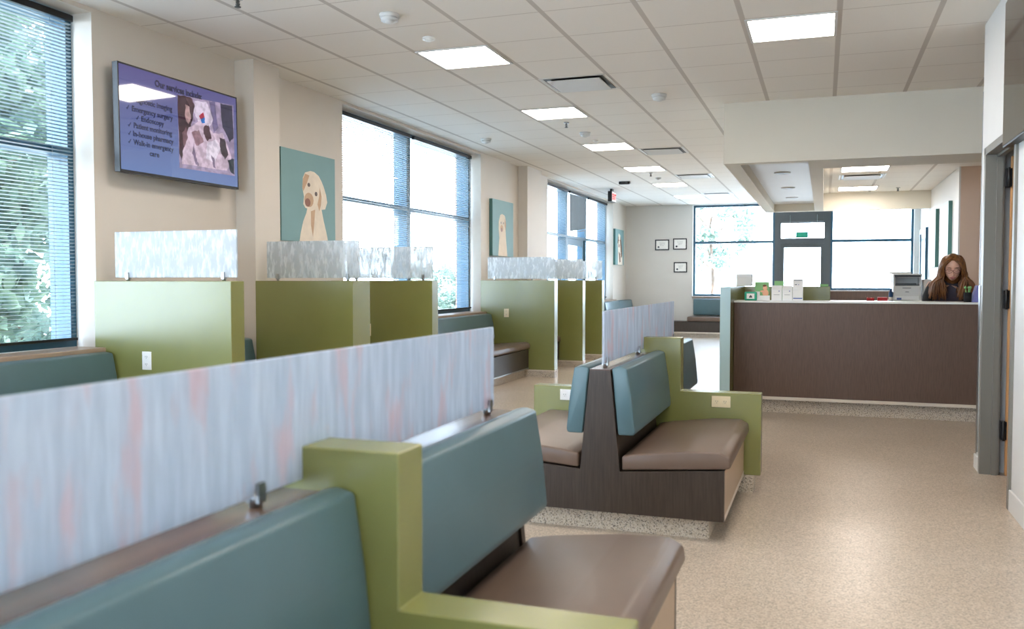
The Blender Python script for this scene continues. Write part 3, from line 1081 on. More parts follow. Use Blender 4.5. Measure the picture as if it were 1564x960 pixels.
def put(body, ya, yb, z, size, bold=.0012):
    b = text_mesh(body, size, bold=bold)
    lo, hi = tw(b)
    s = (yb - ya) / (hi - lo)
    bmesh.ops.transform(b, matrix=Matrix.Diagonal((s, 1, 1, 1)), verts=b.verts)
    m = MB()
    m.merge(b, xf=face_plus_x(ya - lo * s, z, TX + .0004))
    m.build('slide_line', M['inkdark'], scr)
put('Our services include:', 4.873, 5.352, 2.625, .064, .002)
put('Diagnostic imaging', 4.66, 5.036, 2.483, .05)
put('Emergency surgery', 4.655, 5.04, 2.420, .05)
put('Endoscopy', 4.737, 4.952, 2.366, .05)
put('Patient monitoring', 4.668, 5.028, 2.312, .05)
put('In-house pharmacy', 4.66, 5.041, 2.257, .05)
put('Walk-in emergency', 4.66, 5.04, 2.202, .05)
put('care', 4.807, 4.898, 2.146, .05)
for cy_, cz_ in ((4.605, 2.5), (4.605, 2.436), (4.69, 2.381), (4.618, 2.325), (4.616, 2.27), (4.615, 2.216)):
    m = MB()
    m.prism([(cy_, cz_), (cy_ + .008, cz_ - .013), (cy_ + .026, cz_ + .016), (cy_ + .022, cz_ + .017), (cy_ + .009, cz_ - .002)], TX + .0002, TX + .0006, 'x')
    m.build('check_mark', M['inkdark'], scr)
# photo on the slide: two people bent over, patches of dark hair, pale gowns
ph = [('#b9a6c8', .28, [(5.092, 2.612), (5.715, 2.652), (5.715, 2.11), (5.095, 2.10)]),
      ('#5b3f4e', .20, [(5.095, 2.612), (5.23, 2.62), (5.27, 2.56), (5.24, 2.45), (5.20, 2.36), (5.17, 2.24), (5.12, 2.16), (5.095, 2.2)]),
      ('#c9a2a4', .30, [(5.17, 2.56), (5.215, 2.55), (5.23, 2.47), (5.20, 2.42), (5.17, 2.46)]),
      ('#8a7dae', .22, [(5.43, 2.63), (5.50, 2.635), (5.53, 2.45), (5.48, 2.40)]),
      ('#4e4a6e', .18, [(5.56, 2.64), (5.70, 2.648), (5.71, 2.40), (5.66, 2.36), (5.58, 2.46)]),
      ('#d9cbe0', .36, [(5.27, 2.6), (5.40, 2.62), (5.47, 2.50), (5.42, 2.42), (5.30, 2.46), (5.26, 2.52)]),
      ('#d8c0d4', .34, [(5.20, 2.40), (5.33, 2.47), (5.47, 2.40), (5.58, 2.42), (5.68, 2.25), (5.62, 2.14), (5.12, 2.13), (5.13, 2.22)]),
      ('#b08a98', .28, [(5.23, 2.37), (5.31, 2.40), (5.36, 2.32), (5.28, 2.28)]),
      ('#6b4f5c', .22, [(5.37, 2.44), (5.42, 2.45), (5.45, 2.36), (5.40, 2.33), (5.36, 2.38)]),
      ('#5b4c5c', .20, [(5.54, 2.38), (5.60, 2.38), (5.64, 2.26), (5.60, 2.22), (5.55, 2.28)]),
      ('#2d3a52', .18, [(5.63, 2.22), (5.71, 2.24), (5.71, 2.12), (5.66, 2.14)]),
      ('#a07884', .22, [(5.13, 2.35), (5.17, 2.40), (5.19, 2.33), (5.15, 2.25)]),
      ('#7c5866', .20, [(5.17, 2.61), (5.24, 2.615), (5.27, 2.57), (5.22, 2.55)]),
      ('#e4d8ec', .36, [(5.40, 2.32), (5.50, 2.36), (5.55, 2.30), (5.48, 2.18), (5.38, 2.20)]),
      ('#9c86a8', .24, [(5.25, 2.30), (5.27, 2.20), (5.30, 2.14), (5.27, 2.14), (5.23, 2.22)]),
      ('#9c86a8', .24, [(5.44, 2.24), (5.46, 2.15), (5.49, 2.14), (5.47, 2.22)]),
      ('#c02b4a', .34, [(5.31, 2.50), (5.36, 2.535), (5.375, 2.50), (5.34, 2.48)]),
      ('#2f78c8', .34, [(5.33, 2.485), (5.375, 2.50), (5.38, 2.465), (5.345, 2.452)])]
pm = MB()
for i, (c_, s_, pts) in enumerate(ph):
    # roughen the outline a little so the patches read as a photograph
    q = []
    for a in range(len(pts)):
        p0, p1 = pts[a], pts[(a + 1) % len(pts)]
        for u in range(4 if i else 1):
            j = .006 if (i and u) else 0
            q.append((p0[0] + (p1[0] - p0[0]) * u / 4 * (1 if i else 0) + random.uniform(-j, j), p0[1] + (p1[1] - p0[1]) * u / 4 * (1 if i else 0) + random.uniform(-j, j)))
    pm.prism(q, TX + .0002, TX + .0004 + i * .00006, 'x', photo_ink('slide_photo_%d' % i, c_, s_))
pm.build('slide_photo', None, scr)
t.rotation_euler.y = math.radians(-.7)
# second screen on the right wall
t = thing('wall_monitor', 'dark switched-off screen high on the wall beside the doorway', 'television', (XR, 5.2, 2.07))
m = MB(); m.box(XR - .055, XR - .0, 4.3, 5.76, 2.07, 2.90, None, .004); m.build('housing', M['black'], t)
m = MB(); m.box(XR - .058, XR - .056, 4.31, 5.75, 2.08, 2.89); m.build('screen', M['screenoff'], t)

# ------------------------------------------------------------------ dog portraits
def canvas(y0, y1, label, layers, x=XL):
    t = thing('dog_portrait', label, 'picture', (x, (y0 + y1) / 2, 1.65), 'teal canvas portraits of dogs')
    m = MB(); m.box(x, x + .048, y0, y1, 1.65, 2.45, M['canvasedge']); m.box(x + .048, x + .05, y0, y1, 1.65, 2.45, M['canvas'])
    c = m.build('canvas', None, t)
    d = MB()
    for i, (mat, pts) in enumerate(layers):
        d.prism(pts, x + .0502, x + .0508 + i * .0002, 'x', M[mat])
    d.build('painted_dog', None, c)
    return t
def ell(cy, cz, ry, rz, n=14, a=0):
    return [(cy + ry * math.cos(i * 2 * math.pi / n) * math.cos(a) - rz * math.sin(i * 2 * math.pi / n) * math.sin(a),
             cz + ry * math.cos(i * 2 * math.pi / n) * math.sin(a) + rz * math.sin(i * 2 * math.pi / n) * math.cos(a)) for i in range(n)]
canvas(6.46, 7.34, 'portrait of a cream dog tilting its head, above the thick partition', [
    ('fur', [(6.918, 2.293), (6.83, 2.27), (6.794, 2.22), (6.785, 2.13), (6.81, 2.053), (6.797, 1.985), (6.83, 1.955), (6.86, 1.95), (6.845, 1.91), (6.794, 1.833), (6.75, 1.72), (6.733, 1.651), (7.215, 1.651), (7.18, 1.75), (7.135, 1.855), (7.10, 1.956), (7.162, 1.965), (7.199, 2.03), (7.18, 2.10), (7.14, 2.17), (7.10, 2.22), (7.054, 2.263), (6.98, 2.29)]),
    ('furs', [(6.83, 2.26), (6.90, 2.25), (6.86, 2.18), (6.80, 2.10), (6.785, 2.13), (6.795, 2.21)]),
    ('furs', [(7.07, 2.16), (7.10, 2.08), (7.09, 2.0), (7.06, 1.94), (7.03, 2.0), (7.06, 2.08)]),
    ('furs', [(6.92, 1.93), (6.99, 1.95), (6.97, 1.80), (6.95, 1.70), (6.92, 1.80)]),
    ('furs', ell(6.89, 2.03, .075, .065)),
    ('nose', ell(6.868, 2.005, .045, .038)),
    ('eye', ell(6.889, 2.165, .022, .018)),
    ('eye', ell(7.007, 2.093, .022, .02))])
canvas(11.56, 12.43, 'portrait of a pale dog on the canvas before the second pillar', [
    ('fur', [(11.95, 2.26), (12.06, 2.24), (12.10, 2.17), (12.085, 2.075), (12.12, 1.87), (12.17, 1.651), (11.785, 1.651), (11.83, 1.915), (11.80, 2.05), (11.81, 2.148), (11.87, 2.24)]),
    ('furs', ell(11.93, 2.05, .06, .05)), ('nose', ell(11.92, 2.03, .035, .03)), ('eye', ell(11.90, 2.13, .018, .015)), ('eye', ell(12.01, 2.13, .018, .015)),
    ('furs', [(12.06, 2.2), (12.11, 2.12), (12.09, 2.02), (12.05, 2.1)])])
canvas(19.28, 20.14, 'portrait of a brown and white dog in the far corner', [
    ('fur', [(19.63, 2.36), (19.78, 2.32), (19.85, 2.22), (19.90, 2.05), (20.0, 1.80), (20.03, 1.651), (19.53, 1.651), (19.54, 1.986), (19.50, 2.15), (19.55, 2.30)]),
    ('furb', [(19.78, 2.32), (19.85, 2.22), (19.92, 2.05), (19.95, 1.85), (19.85, 1.80), (19.80, 2.0), (19.76, 2.15)]),
    ('furb', [(19.50, 2.15), (19.55, 2.32), (19.60, 2.26), (19.57, 2.10)]),
    ('nose', ell(19.64, 2.08, .05, .04)), ('eye', ell(19.61, 2.2, .02, .018)), ('eye', ell(19.73, 2.2, .02, .018)),
    ('furb', [(19.62, 1.95), (19.75, 1.90), (19.80, 1.72), (19.70, 1.70)])])
# canvases seen edge-on on the reception side wall
for y0, y1, nm in ((12.98, 13.85, 'dark edged teal canvas on the wall behind the receptionist, the closer one'), (14.4, 15.2, 'dark edged teal canvas on the wall behind the receptionist, the deeper one')):
    t = thing('wall_canvas', nm, 'picture', (1.6, (y0 + y1) / 2, 1.45), 'teal canvases behind the receptionist')
    m = MB(); m.box(1.552, 1.6, y0, y1, 1.5, 2.36); m.build('canvas', M['canvasedge'], t)
    m = MB(); m.box(1.55, 1.5515, y0, y1, 1.5, 2.36); m.build('front_face', M['palefront'], t)  # front face coloured paler than the canvas edge
# framed certificates
for x0, x1, z0, z1, nm in ((-3.74, -3.41, 2.0, 2.25, 'framed certificate closest to the corner, upper row'), (-3.32, -3.0, 2.01, 2.27, 'framed certificate beside the far window, upper row'), (-3.3, -2.99, 1.48, 1.72, 'framed certificate hung alone below the other two')):
    t = thing('framed_certificate', nm, 'picture frame', ((x0 + x1) / 2, YF, z0), 'black framed certificates on the far wall')
    m = MB(); y = YF
    for q in ((x0, x1, z0, z0 + .025), (x0, x1, z1 - .025, z1), (x0, x0 + .025, z0 + .025, z1 - .025), (x1 - .025, x1, z0 + .025, z1 - .025)):
        m.box(q[0], q[1], y - .02, y, q[2], q[3])
    m.build('frame', M['black'], t)
    m = MB(); m.box(x0 + .02, x1 - .02, y - .008, y - .001, z0 + .02, z1 - .02)
    s = m.build('certificate', M['paper'], t)
    m = MB(); m.cyl((x0 + .08, y - .009, z0 + .075), .022, .002, 'y', seg=16); m.build('seal', M['seal'], s)
    m = MB()
    for k in range(4):
        m.box(x0 + .09 + .01 * k, x1 - .09 - .01 * k, y - .0095, y - .0085, z1 - .075 - .022 * k, z1 - .072 - .022 * k)
    m.build('writing', M['seal'], s)

# ------------------------------------------------------------------ reception desk
t = thing('reception_desk', 'long brown reception counter with green end wall', 'reception desk', (0, 9.1, 0))
m = MB(); m.box(-.835, 3.05, 8.95, 9.0, .165, 1.085, None, .002, 1); m.build('front_panel', M['counter'], t)
m = MB(); m.box(-.835, 3.05, 9.0, 9.28, .165, 1.085); m.build('carcass', M['wood'], t)
m = MB(); m.box(-.835, 3.05, 8.94, 9.34, 1.085, 1.103, None, .003, 1); m.build('worktop', M['outletw'], t)
m = MB(); m.box(-.835, 3.05, 8.94, 8.965, .135, .165); m.build('edge_strip', M['cove'], t)
m = MB(); m.box(-.80, 3.05, 9.01, 9.28, 0, .165); m.build('kick_base', M['base'], t)
m = MB(); m.box(-.93, -.838, 8.6, 10.32, .1, 1.24, None, .002, 1); wg = m.build('end_wall', M['olive'], t)
m = MB(); m.box(-.925, -.845, 8.62, 10.3, 0, .1); m.build('end_wall_base', M['base'], wg)
m = MB(); m.box(-.932, -.836, 8.592, 8.6, .1, 1.242); m.build('end_cap', M['aqua'], wg, label='pale blue end cap')  # thin pale blue slab over the near end of the wall
m = MB(); m.box(-.838, .07, 10.2, 10.32, .02, 1.235, None, .002, 1); m.build('back_wall', M['olive'], t)
m = MB(); m.box(-.836, 3.05, 9.34, 9.85, .9, .93); m.build('inner_worktop', M['counter'], t)
m = MB(); m.box(.1, .14, 9.34, 9.8, 0, .9); m.box(2.4, 2.44, 9.34, 9.8, 0, .9); m.build('support_panel', M['counter'], t)
# back counter
t = thing('back_counter', 'brown back counter with white top behind the reception desk', 'counter', (.9, 11.5, 0))
m = MB(); m.box(.02, 3.05, 11.12, 11.8, .1, 1.02); m.build('cabinet', M['counter'], t)
m = MB(); m.box(.02, 3.05, 11.2, 11.75, 0, .1); m.build('kick_base', M['wood'], t)
m = MB(); m.box(.0, 3.06, 11.05, 11.85, 1.02, 1.055, None, .003, 1); m.build('worktop', M['outletw'], t)
m = MB(); m.box(.02, 3.05, 11.8, 11.84, 1.055, 1.165); m.build('upstand', M['counter'], t)
# printer
px0, px1, pz = .77, 1.07, 1.055
t = thing('office_printer', 'white office printer with a dark output slot on the back counter', 'printer', (.92, 11.4, pz))
m = MB(); m.box(px0, px1, 11.2, 11.55, pz + .01, pz + .185, None, .012, 2); m.box(px0, px0 + .02, 11.2, 11.55, pz + .185, pz + .29); m.box(px1 - .02, px1, 11.2, 11.55, pz + .185, pz + .29); m.box(px0, px1, 11.40, 11.55, pz + .185, pz + .29); m.build('body', M['printer'], t)
m = MB(); m.box(px0 + .02, px1 - .02, 11.22, 11.40, pz + .186, pz + .2); m.box(px0 + .03, px1 - .05, 11.23, 11.39, pz + .2, pz + .215); m.build('output_tray', M['darkgrey'], t)
m = MB(); m.box(px0 - .005, px1 + .005, 11.19, 11.56, pz + .282, pz + .325, None, .01, 2); lid = m.build('scanner_lid', M['printer'], t)
m = MB(); m.box(px0 + .01, px1 - .01, 11.185, 11.19, pz + .288, pz + .31); m.build('control_strip', M['black'], lid)
m = MB(); m.box(px0 + .02, px1 - .02, 11.196, 11.2, pz + .02, pz + .065, None, .002, 1); tr = m.build('paper_drawer', M['outletw'], t)
m = MB(); m.box(px0 + .04, px0 + .09, 11.193, 11.196, pz + .022, pz + .045); m.build('blue_label', M['bluel'], tr)
m = MB(); m.box(px0 + .1, px0 + .19, 11.196, 11.2, pz + .155, pz + .162); m.box(px0 + .13, px0 + .17, 11.196, 11.2, pz + .11, pz + .116); m.build('badge', M['darkgrey'], t)
m = MB(); m.box(px0 - .05, px0 - .01, 11.25, 11.5, pz + .0, pz + .02); m.box(px0 - .03, px0 + .2, 11.32, 11.5, pz + .325, pz + .35, None, .006); m.build('paper_stack', M['paper'], t)
m = MB(); m.box(px1 + .03, px1 + .12, 11.3, 11.55, pz, pz + .26, None, .01); tag(m.build('filing_box', M['paper'], origin=(px1 + .07, 11.4, pz)), 'white upright box beside the printer on the back counter', 'box')
# bottle and small red things
t = thing('sanitizer_bottle', 'small blue bottle with white label beside the printer', 'bottle', (.745, 11.2, pz))
m = MB(); m.cyl((.745, 11.2, pz + .055), .024, .11, seg=16); m.cyl((.745, 11.2, pz + .115), .024, .012, seg=16, r2=.011); m.build('body', M['blue'], t)
m = MB(); m.cyl((.745, 11.2, pz + .135), .013, .03, seg=12); m.build('cap', M['blue'], t)
m = MB(); m.cyl((.745, 11.2, pz + .032), .0248, .04, seg=16); m.build('bottle_label', M['paper'], t)
m = MB(); m.box(.60, .71, 11.15, 11.22, pz, pz + .05, None, .006); t = tag(m.build('red_box', M['red'], origin=(.65, 11.18, pz)), 'small bright red box beside the blue bottle', 'box')
m = MB(); m.cyl((.53, 11.18, pz + .022), .022, .07, 'x', seg=16); m.cyl((.49, 11.18, pz + .022), .026, .015, 'x', seg=16, mat=M['black']); m.mats[0:0] = []
m.mats = [M['red'], M['black']] if m.mats and len(m.mats) == 1 else m.mats
tag(m.build('tape_dispenser', M['red'], origin=(.53, 11.18, pz)), 'low dark and red roll next to the small red box', 'tape')
# things on the transaction counter
ZT = 1.103
t = thing('card_display', 'teal green framed card standing on the counter end', 'sign', (-.68, 9.07, ZT))
m = MB(); m.box(-.745, -.625, 9.05, 9.075, ZT, ZT + .088, None, .012, 3); m.build('frame', M['tealg'], t)
m = MB(); m.box(-.722, -.648, 9.045, 9.05, ZT + .018, ZT + .07); cd = m.build('card', M['paper'], t)
m = MB(); m.prism([(-.70, ZT + .028), (-.668, ZT + .028), (-.672, ZT + .045), (-.684, ZT + .056), (-.697, ZT + .042)], 9.044, 9.045, 'y'); m.build('drawing', M['darkgrey'], cd)
m = MB(); m.box(-.74, -.63, 9.075, 9.11, ZT, ZT + .006); m.build('foot', M['tealg'], t)
t = thing('brochure_stand', 'green brochure with a peach coloured figure beside the teal framed card', 'brochure', (-.58, 9.12, ZT))
m = MB(); m.box(-.655, -.505, 9.10, 9.16, ZT, ZT + .05, None, .003); m.build('holder', M['outletw'], t)
m = MB(); m.box(-.65, -.51, 9.11, 9.125, ZT + .01, ZT + .185, None, .004); br = m.build('brochure', M['green'], t)
m = MB(); m.ball((-.55, 9.108, ZT + .125), .022, M['peach'], 14, (1, .12, 1.1)); m.ball((-.545, 9.108, ZT + .075), .032, M['peach'], 14, (1, .12, 1.1)); m.ball((-.57, 9.108, ZT + .092), .018, M['peach'], 12, (1.5, .12, .6)); m.ball((-.555, 9.107, ZT + .148), .018, M['furb'], 12, (1, .12, .6)); m.box(-.645, -.6, 9.1075, 9.11, ZT + .04, ZT + .09, M['paper']); m.build('cover_picture', None, br)
t = thing('leaflet_holder', 'white double leaflet holder with two open pockets', 'leaflet holder', (-.44, 9.08, ZT))
for k, (a, b) in enumerate(((-.485, -.388), (-.382, -.29))):
    m = MB(); m.prism([(9.05, ZT), (9.12, ZT), (9.125, ZT + .15), (9.11, ZT + .15), (9.055, ZT + .11)], a, b, 'x'); pk = m.build('pocket', M['outletw'], t)
    m = MB(); m.box(a + .01, b - .01, 9.049, 9.052, ZT + .02, ZT + .1); lf_ = m.build('leaflet', M['paper'], pk)
    m = MB(); m.box(b - .03, b - .02, 9.047, 9.049, ZT + .09, ZT + .1, M['purple']); m.box(a + .02, b - .02, 9.047, 9.049, ZT + .058, ZT + .061, M['darkgrey']); m.build('print', None, lf_)
t = thing('leaflet_holder', 'tall white leaflet holder with dark printed figures', 'leaflet holder', (-.25, 9.08, ZT))
m = MB(); m.prism([(9.05, ZT), (9.12, ZT), (9.14, ZT + .215), (9.125, ZT + .215), (9.055, ZT + .11)], -.285, -.19, 'x'); pk = m.build('pocket', M['outletw'], t)
m = MB(); m.box(-.28, -.195, 9.049, 9.053, ZT + .02, ZT + .105, M['paper']); m.box(-.28, -.195, 9.047, 9.049, ZT + .02, ZT + .03, M['bluel']); m.build('leaflet', None, pk)
m = MB(); m.prism([(-.27, ZT + .14), (-.255, ZT + .13), (-.245, ZT + .15), (-.25, ZT + .165), (-.268, ZT + .16)], 9.085, 9.092, 'y', M['seal']); m.prism([(-.24, ZT + .135), (-.228, ZT + .135), (-.226, ZT + .16), (-.236, ZT + .162)], 9.085, 9.092, 'y', M['purple']); m.box(-.275, -.2, 9.105, 9.112, ZT + .2, ZT + .205, M['seal']); m.build('print', None, pk)
t = thing('green_card', 'green card standing behind the white leaflet pockets', 'brochure', (-.42, 9.2, ZT))
m = MB(); m.box(-.465, -.375, 9.2, 9.206, ZT, ZT + .195, M['green']); m.box(-.465, -.375, 9.2, 9.25, ZT, ZT + .004, M['green']); m.build('card', None, t)
t = thing('paper_box', 'pale white box on top of the green reception wall', 'box', (-.85, 10.26, 1.235))
m = MB(); m.box(-.93, -.76, 10.2, 10.32, 1.24, 1.37, None, .004); m.build('carton', M['paper'], t)
m = MB(); m.box(-.93, -.76, 10.198, 10.322, 1.34, 1.375, None, .003); m.build('lid', M['outletw'], t)
m = MB(); m.box(-.04, .05, 10.22, 10.3, 1.235, 1.262, None, .004); tag(m.build('note_pad', M['green'], origin=(0, 10.26, 1.235)), 'small pale green pad on the end of the green wall', 'notepad')
# patterned low panel behind the end wall
t = thing('patterned_panel', 'slim speckled red and white panel behind the green end of the desk', 'panel', (-.99, 9.9, 0))
m = MB(); m.box(-1.03, -.95, 9.6, 10.3, .1, .84, None, .02, 2); m.build('board', M['speck'], t)
m = MB(); m.box(-1.03, -.95, 9.62, 10.28, .0, .1); m.build('foot', M['outletw'], t)
m = MB(); m.box(-1.032, -.948, 9.597, 10.3, .82, .86, None, .008); m.build('top_rail', M['outletw'], t)
m = MB()
for z in (.3, .33, .37, .41):
    m.box(-1.02, -.97, 9.592, 9.6, z, z + .018)
m.build('red_motif', M['red'], t)
# pen cup and purple folder close to the wall corner
t = thing('pen_cup', 'dark pen cup holding green pens in front of the receptionist', 'pen cup', (1.26, 9.08, ZT))
m = MB(); m.cyl((1.26, 9.08, ZT + .045), .032, .09, seg=20, r2=.035); m.build('cup', M['sleeve'], t)
for k, (dx, dy) in enumerate(((-.012, 0), (.006, .01), (.012, -.008))):
    m = MB(); m.tube([(1.26 + dx * .4, 9.08 + dy, ZT + .03), (1.26 + dx * 1.6, 9.08 + dy, ZT + .125)], .004); m.ball((1.26 + dx * 1.7, 9.08 + dy, ZT + .135), .012, seg=12, sc=(1, 1, 1.1)); m.build('pen', M['green'], t)
m = MB(); m.prism([(1.29, ZT), (1.36, ZT), (1.38, ZT + .155), (1.335, ZT + .155)], 9.05, 9.2, 'y', None, .004); tag(m.build('folder_holder', M['purple'], origin=(1.32, 9.1, ZT)), 'purple folder holder leaning beside the pen cup', 'folder')

# ------------------------------------------------------------------ receptionist
def skin_mesh(name, verts, edges, radii, mat, parent, root=0, sub=1):
    me = bpy.data.meshes.new(name)
    org = parent_world(parent)
    me.from_pydata([tuple(Vector(v) - org) for v in verts], edges, [])
    o = bpy.data.objects.new(name, me)
    COL.objects.link(o)
    md = o.modifiers.new('skin', 'SKIN')
    md.use_smooth_shade = True
    if not me.skin_vertices:
        bpy.context.view_layer.objects.active = o
    for i, r in enumerate(radii):
        sv = me.skin_vertices[0].data[i]
        sv.radius = (r, r) if not isinstance(r, tuple) else r
        sv.use_root = (i == root)
    s = o.modifiers.new('sub', 'SUBSURF')
    s.levels = sub
    s.render_levels = sub
    dg = bpy.context.evaluated_depsgraph_get()
    dg.update()
    nm = bpy.data.meshes.new_from_object(o.evaluated_get(dg))
    o.modifiers.clear()
    o.data = nm
    nm.materials.clear()
    nm.materials.append(mat)
    for p in nm.polygons:
        p.use_smooth = True
    o.parent = parent
    return o

PX, PY = 1.22, 9.78
person = thing('person', 'person with long brown hair and glasses in a grey vest, looking down at the desk', 'person', (PX + .02, 10.2, 0))
# body: one continuous surface (legs, trunk, neck, arms)
V = [(PX + .03, 10.22, .95), (PX + .02, 10.16, 1.08), (PX + .01, 10.06, 1.2), (PX + .005, 9.97, 1.28), (PX, 9.9, 1.35),
     (PX + .03 - .1, 10.22, .90), (PX - .07, 10.2, .5), (PX - .07, 10.24, .08), (PX - .07, 10.12, .035),
     (PX + .13, 10.22, .90), (PX + .13, 10.2, .5), (PX + .13, 10.24, .08), (PX + .13, 10.12, .035),
     (PX - .15, 10.0, 1.235), (PX - .215, 9.95, 1.1), (PX - .16, 9.78, .985), (PX - .1, 9.66, .965),
     (PX + .17, 10.0, 1.235), (PX + .235, 9.95, 1.1), (PX + .19, 9.78, .985), (PX + .13, 9.66, .965)]
E = [(0, 1), (1, 2), (2, 3), (3, 4), (0, 5), (5, 6), (6, 7), (7, 8), (0, 9), (9, 10), (10, 11), (11, 12), (2, 13), (13, 14), (14, 15), (15, 16), (2, 17), (17, 18), (18, 19), (19, 20)]
Rr = [.13, .12, .12, .055, .05, .085, .055, .04, .04, .085, .055, .04, .04, .06, .042, .032, .024, .06, .042, .032, .024]
skin_mesh('body', V, E, Rr, M['skin'], person, 0, 1)
# garments a little larger than the body
skin_mesh('trousers', [V[0], (PX + .03 - .1, 10.22, .90), V[6], (PX - .07, 10.235, .1), (PX + .13, 10.22, .90), V[10], (PX + .13, 10.235, .1)], [(0, 1), (1, 2), (2, 3), (0, 4), (4, 5), (5, 6)], [.14, .1, .068, .056, .1, .068, .056], M['trouser'], person)
skin_mesh('sleeve', [(PX - .12, 10.01, 1.245), V[13], V[14], V[15]], [(0, 1), (1, 2), (2, 3)], [.085, .082, .06, .046], M['sleeve'], person)
skin_mesh('sleeve', [(PX + .14, 10.01, 1.245), V[17], V[18], V[19]], [(0, 1), (1, 2), (2, 3)], [.085, .082, .06, .046], M['sleeve'], person)
skin_mesh('vest', [(PX + .03, 10.22, .93), V[1], V[2], (PX + .005, 9.99, 1.265), (PX - .13, 10.0, 1.235), (PX + .15, 10.0, 1.235), (PX + .002, 9.93, 1.31)], [(0, 1), (1, 2), (2, 3), (2, 4), (2, 5), (3, 6)], [(.155, .15), (.155, .145), (.15, .14), .09, .085, .085, .066], M['vest'], person)
for sx, nm in ((-1, 'shoe'), (1, 'shoe')):
    cx = PX + .03 + sx * .1
    m = MB(); m.box(cx - .045, cx + .045, 10.0, 10.29, .002, .085, None, .03, 3, True); m.build('shoe', M['black'], person)
# hands with five fingers resting on the inner worktop
def hand(hx, hy, hz, s):
    VV = [(hx, hy + .02, hz + .01), (hx, hy - .03, hz + .005)]
    EE = [(0, 1)]
    RR = [.022, (.034, .014)]
    for k, (dx, L) in enumerate(((-.03, .062), (-.01, .072), (.01, .068), (.028, .052))):
        b = len(VV)
        VV += [(hx + dx * .8, hy - .055, hz + .004), (hx + dx, hy - .055 - L * .55, hz + .006), (hx + dx * 1.05, hy - .055 - L, hz - .012)]
        EE += [(1, b), (b, b + 1), (b + 1, b + 2)]
        RR += [.0095, .0088, .0072]
    b = len(VV)
    VV += [(hx + s * .032, hy - .02, hz), (hx + s * .05, hy - .055, hz - .006), (hx + s * .052, hy - .08, hz - .01)]
    EE += [(0, b), (b, b + 1), (b + 1, b + 2)]
    RR += [.012, .0105, .0085]
    return VV, EE, RR
for hx, s in ((PX - .09, 1), (PX + .12, -1)):
    a, b, c = hand(hx, 9.63, .95, s)
    skin_mesh('hand', a, b, c, M['skin'], person, 1, 1)
# head, tilted down
HC = Vector((PX, 9.80, 1.43))
tilt = Matrix.Rotation(math.radians(22), 4, 'X')
turn = Matrix.Rotation(math.radians(-6), 4, 'Z')
HX = Matrix.Translation(HC) @ turn @ tilt @ Matrix.Scale(1.12, 4)
b = bmesh.new()
bmesh.ops.create_uvsphere(b, u_segments=32, v_segments=24, radius=1)
for v in b.verts:
    x, y, z = v.co
    w = 1.0 - .30 * max(0, -z) ** 1.3
    jaw = 1.0 - .12 * max(0, -z)
    v.co = Vector((x * .072 * w, y * .092 * jaw - (.006 if z < -.4 and y < 0 else 0), z * .116))
    if y < -.75 and -.35 < z < .35:
        v.co.y += .006
m = MB(); m.merge(b, M['skin'], smooth=True)
def G(px, py, pz): return (px, py, pz)
# nose, ears, lips, eyes
nb = bmesh.new(); bmesh.ops.create_cone(nb, cap_ends=True, segments=10, radius1=.014, radius2=.004, depth=.042)
m.merge(nb, M['skin'], smooth=True, xf=Matrix.Translation((0, -.094, -.012)) @ Matrix.Rotation(math.radians(-24), 4, 'X'))
m.ball((0, -.101, -.03), .0105, M['skin'], 12)
for s in (-1, 1):
    m.ball((s * .072, .0, -.01), .02, M['skin'], 12, (.35, .7, 1.3))
    m.ball((s * .028, -.084, .010), .013, M['skin'], 12, (1.1, .5, .6))
    m.tube([(s * .016, -.0905, .006), (s * .028, -.0925, .003), (s * .041, -.087, .007)], [.001, .0018, .001], 6, M['eye'])
    m.tube([(s * .012, -.09, .03), (s * .028, -.094, .036), (s * .045, -.084, .031)], [.0025, .003, .002], 6, M['hair'])
m.ball((0, -.088, -.058), .017, M['lip'], 14, (1.3, .35, .28))
m.ball((0, -.086, -.066), .014, M['lip'], 14, (1.2, .35, .35))
bmesh.ops.transform(m.bm, matrix=HX, verts=m.bm.verts)
head = m.build('head', None, person)
m = MB()
for s in (-1, 1):
    pts = [(s * .030 + .025 * math.cos(a), -.100 + .006 * abs(math.cos(a)) * 0, .006 + .019 * math.sin(a)) for a in [i * math.pi / 9 for i in range(18)]]
    m.tube(pts, .0018, 6, closed=True)
    m.tube([(s * .055, -.099, .012), (s * .071, -.06, .012), (s * .073, 0, .004)], .0015, 6)
m.tube([(-.006, -.101, .01), (0, -.104, .013), (.006, -.101, .01)], .0016, 6)
bmesh.ops.transform(m.bm, matrix=HX, verts=m.bm.verts)
m.build('glasses', paint('glasses_frame', '#7a3a34', .3, .5, .03), head)
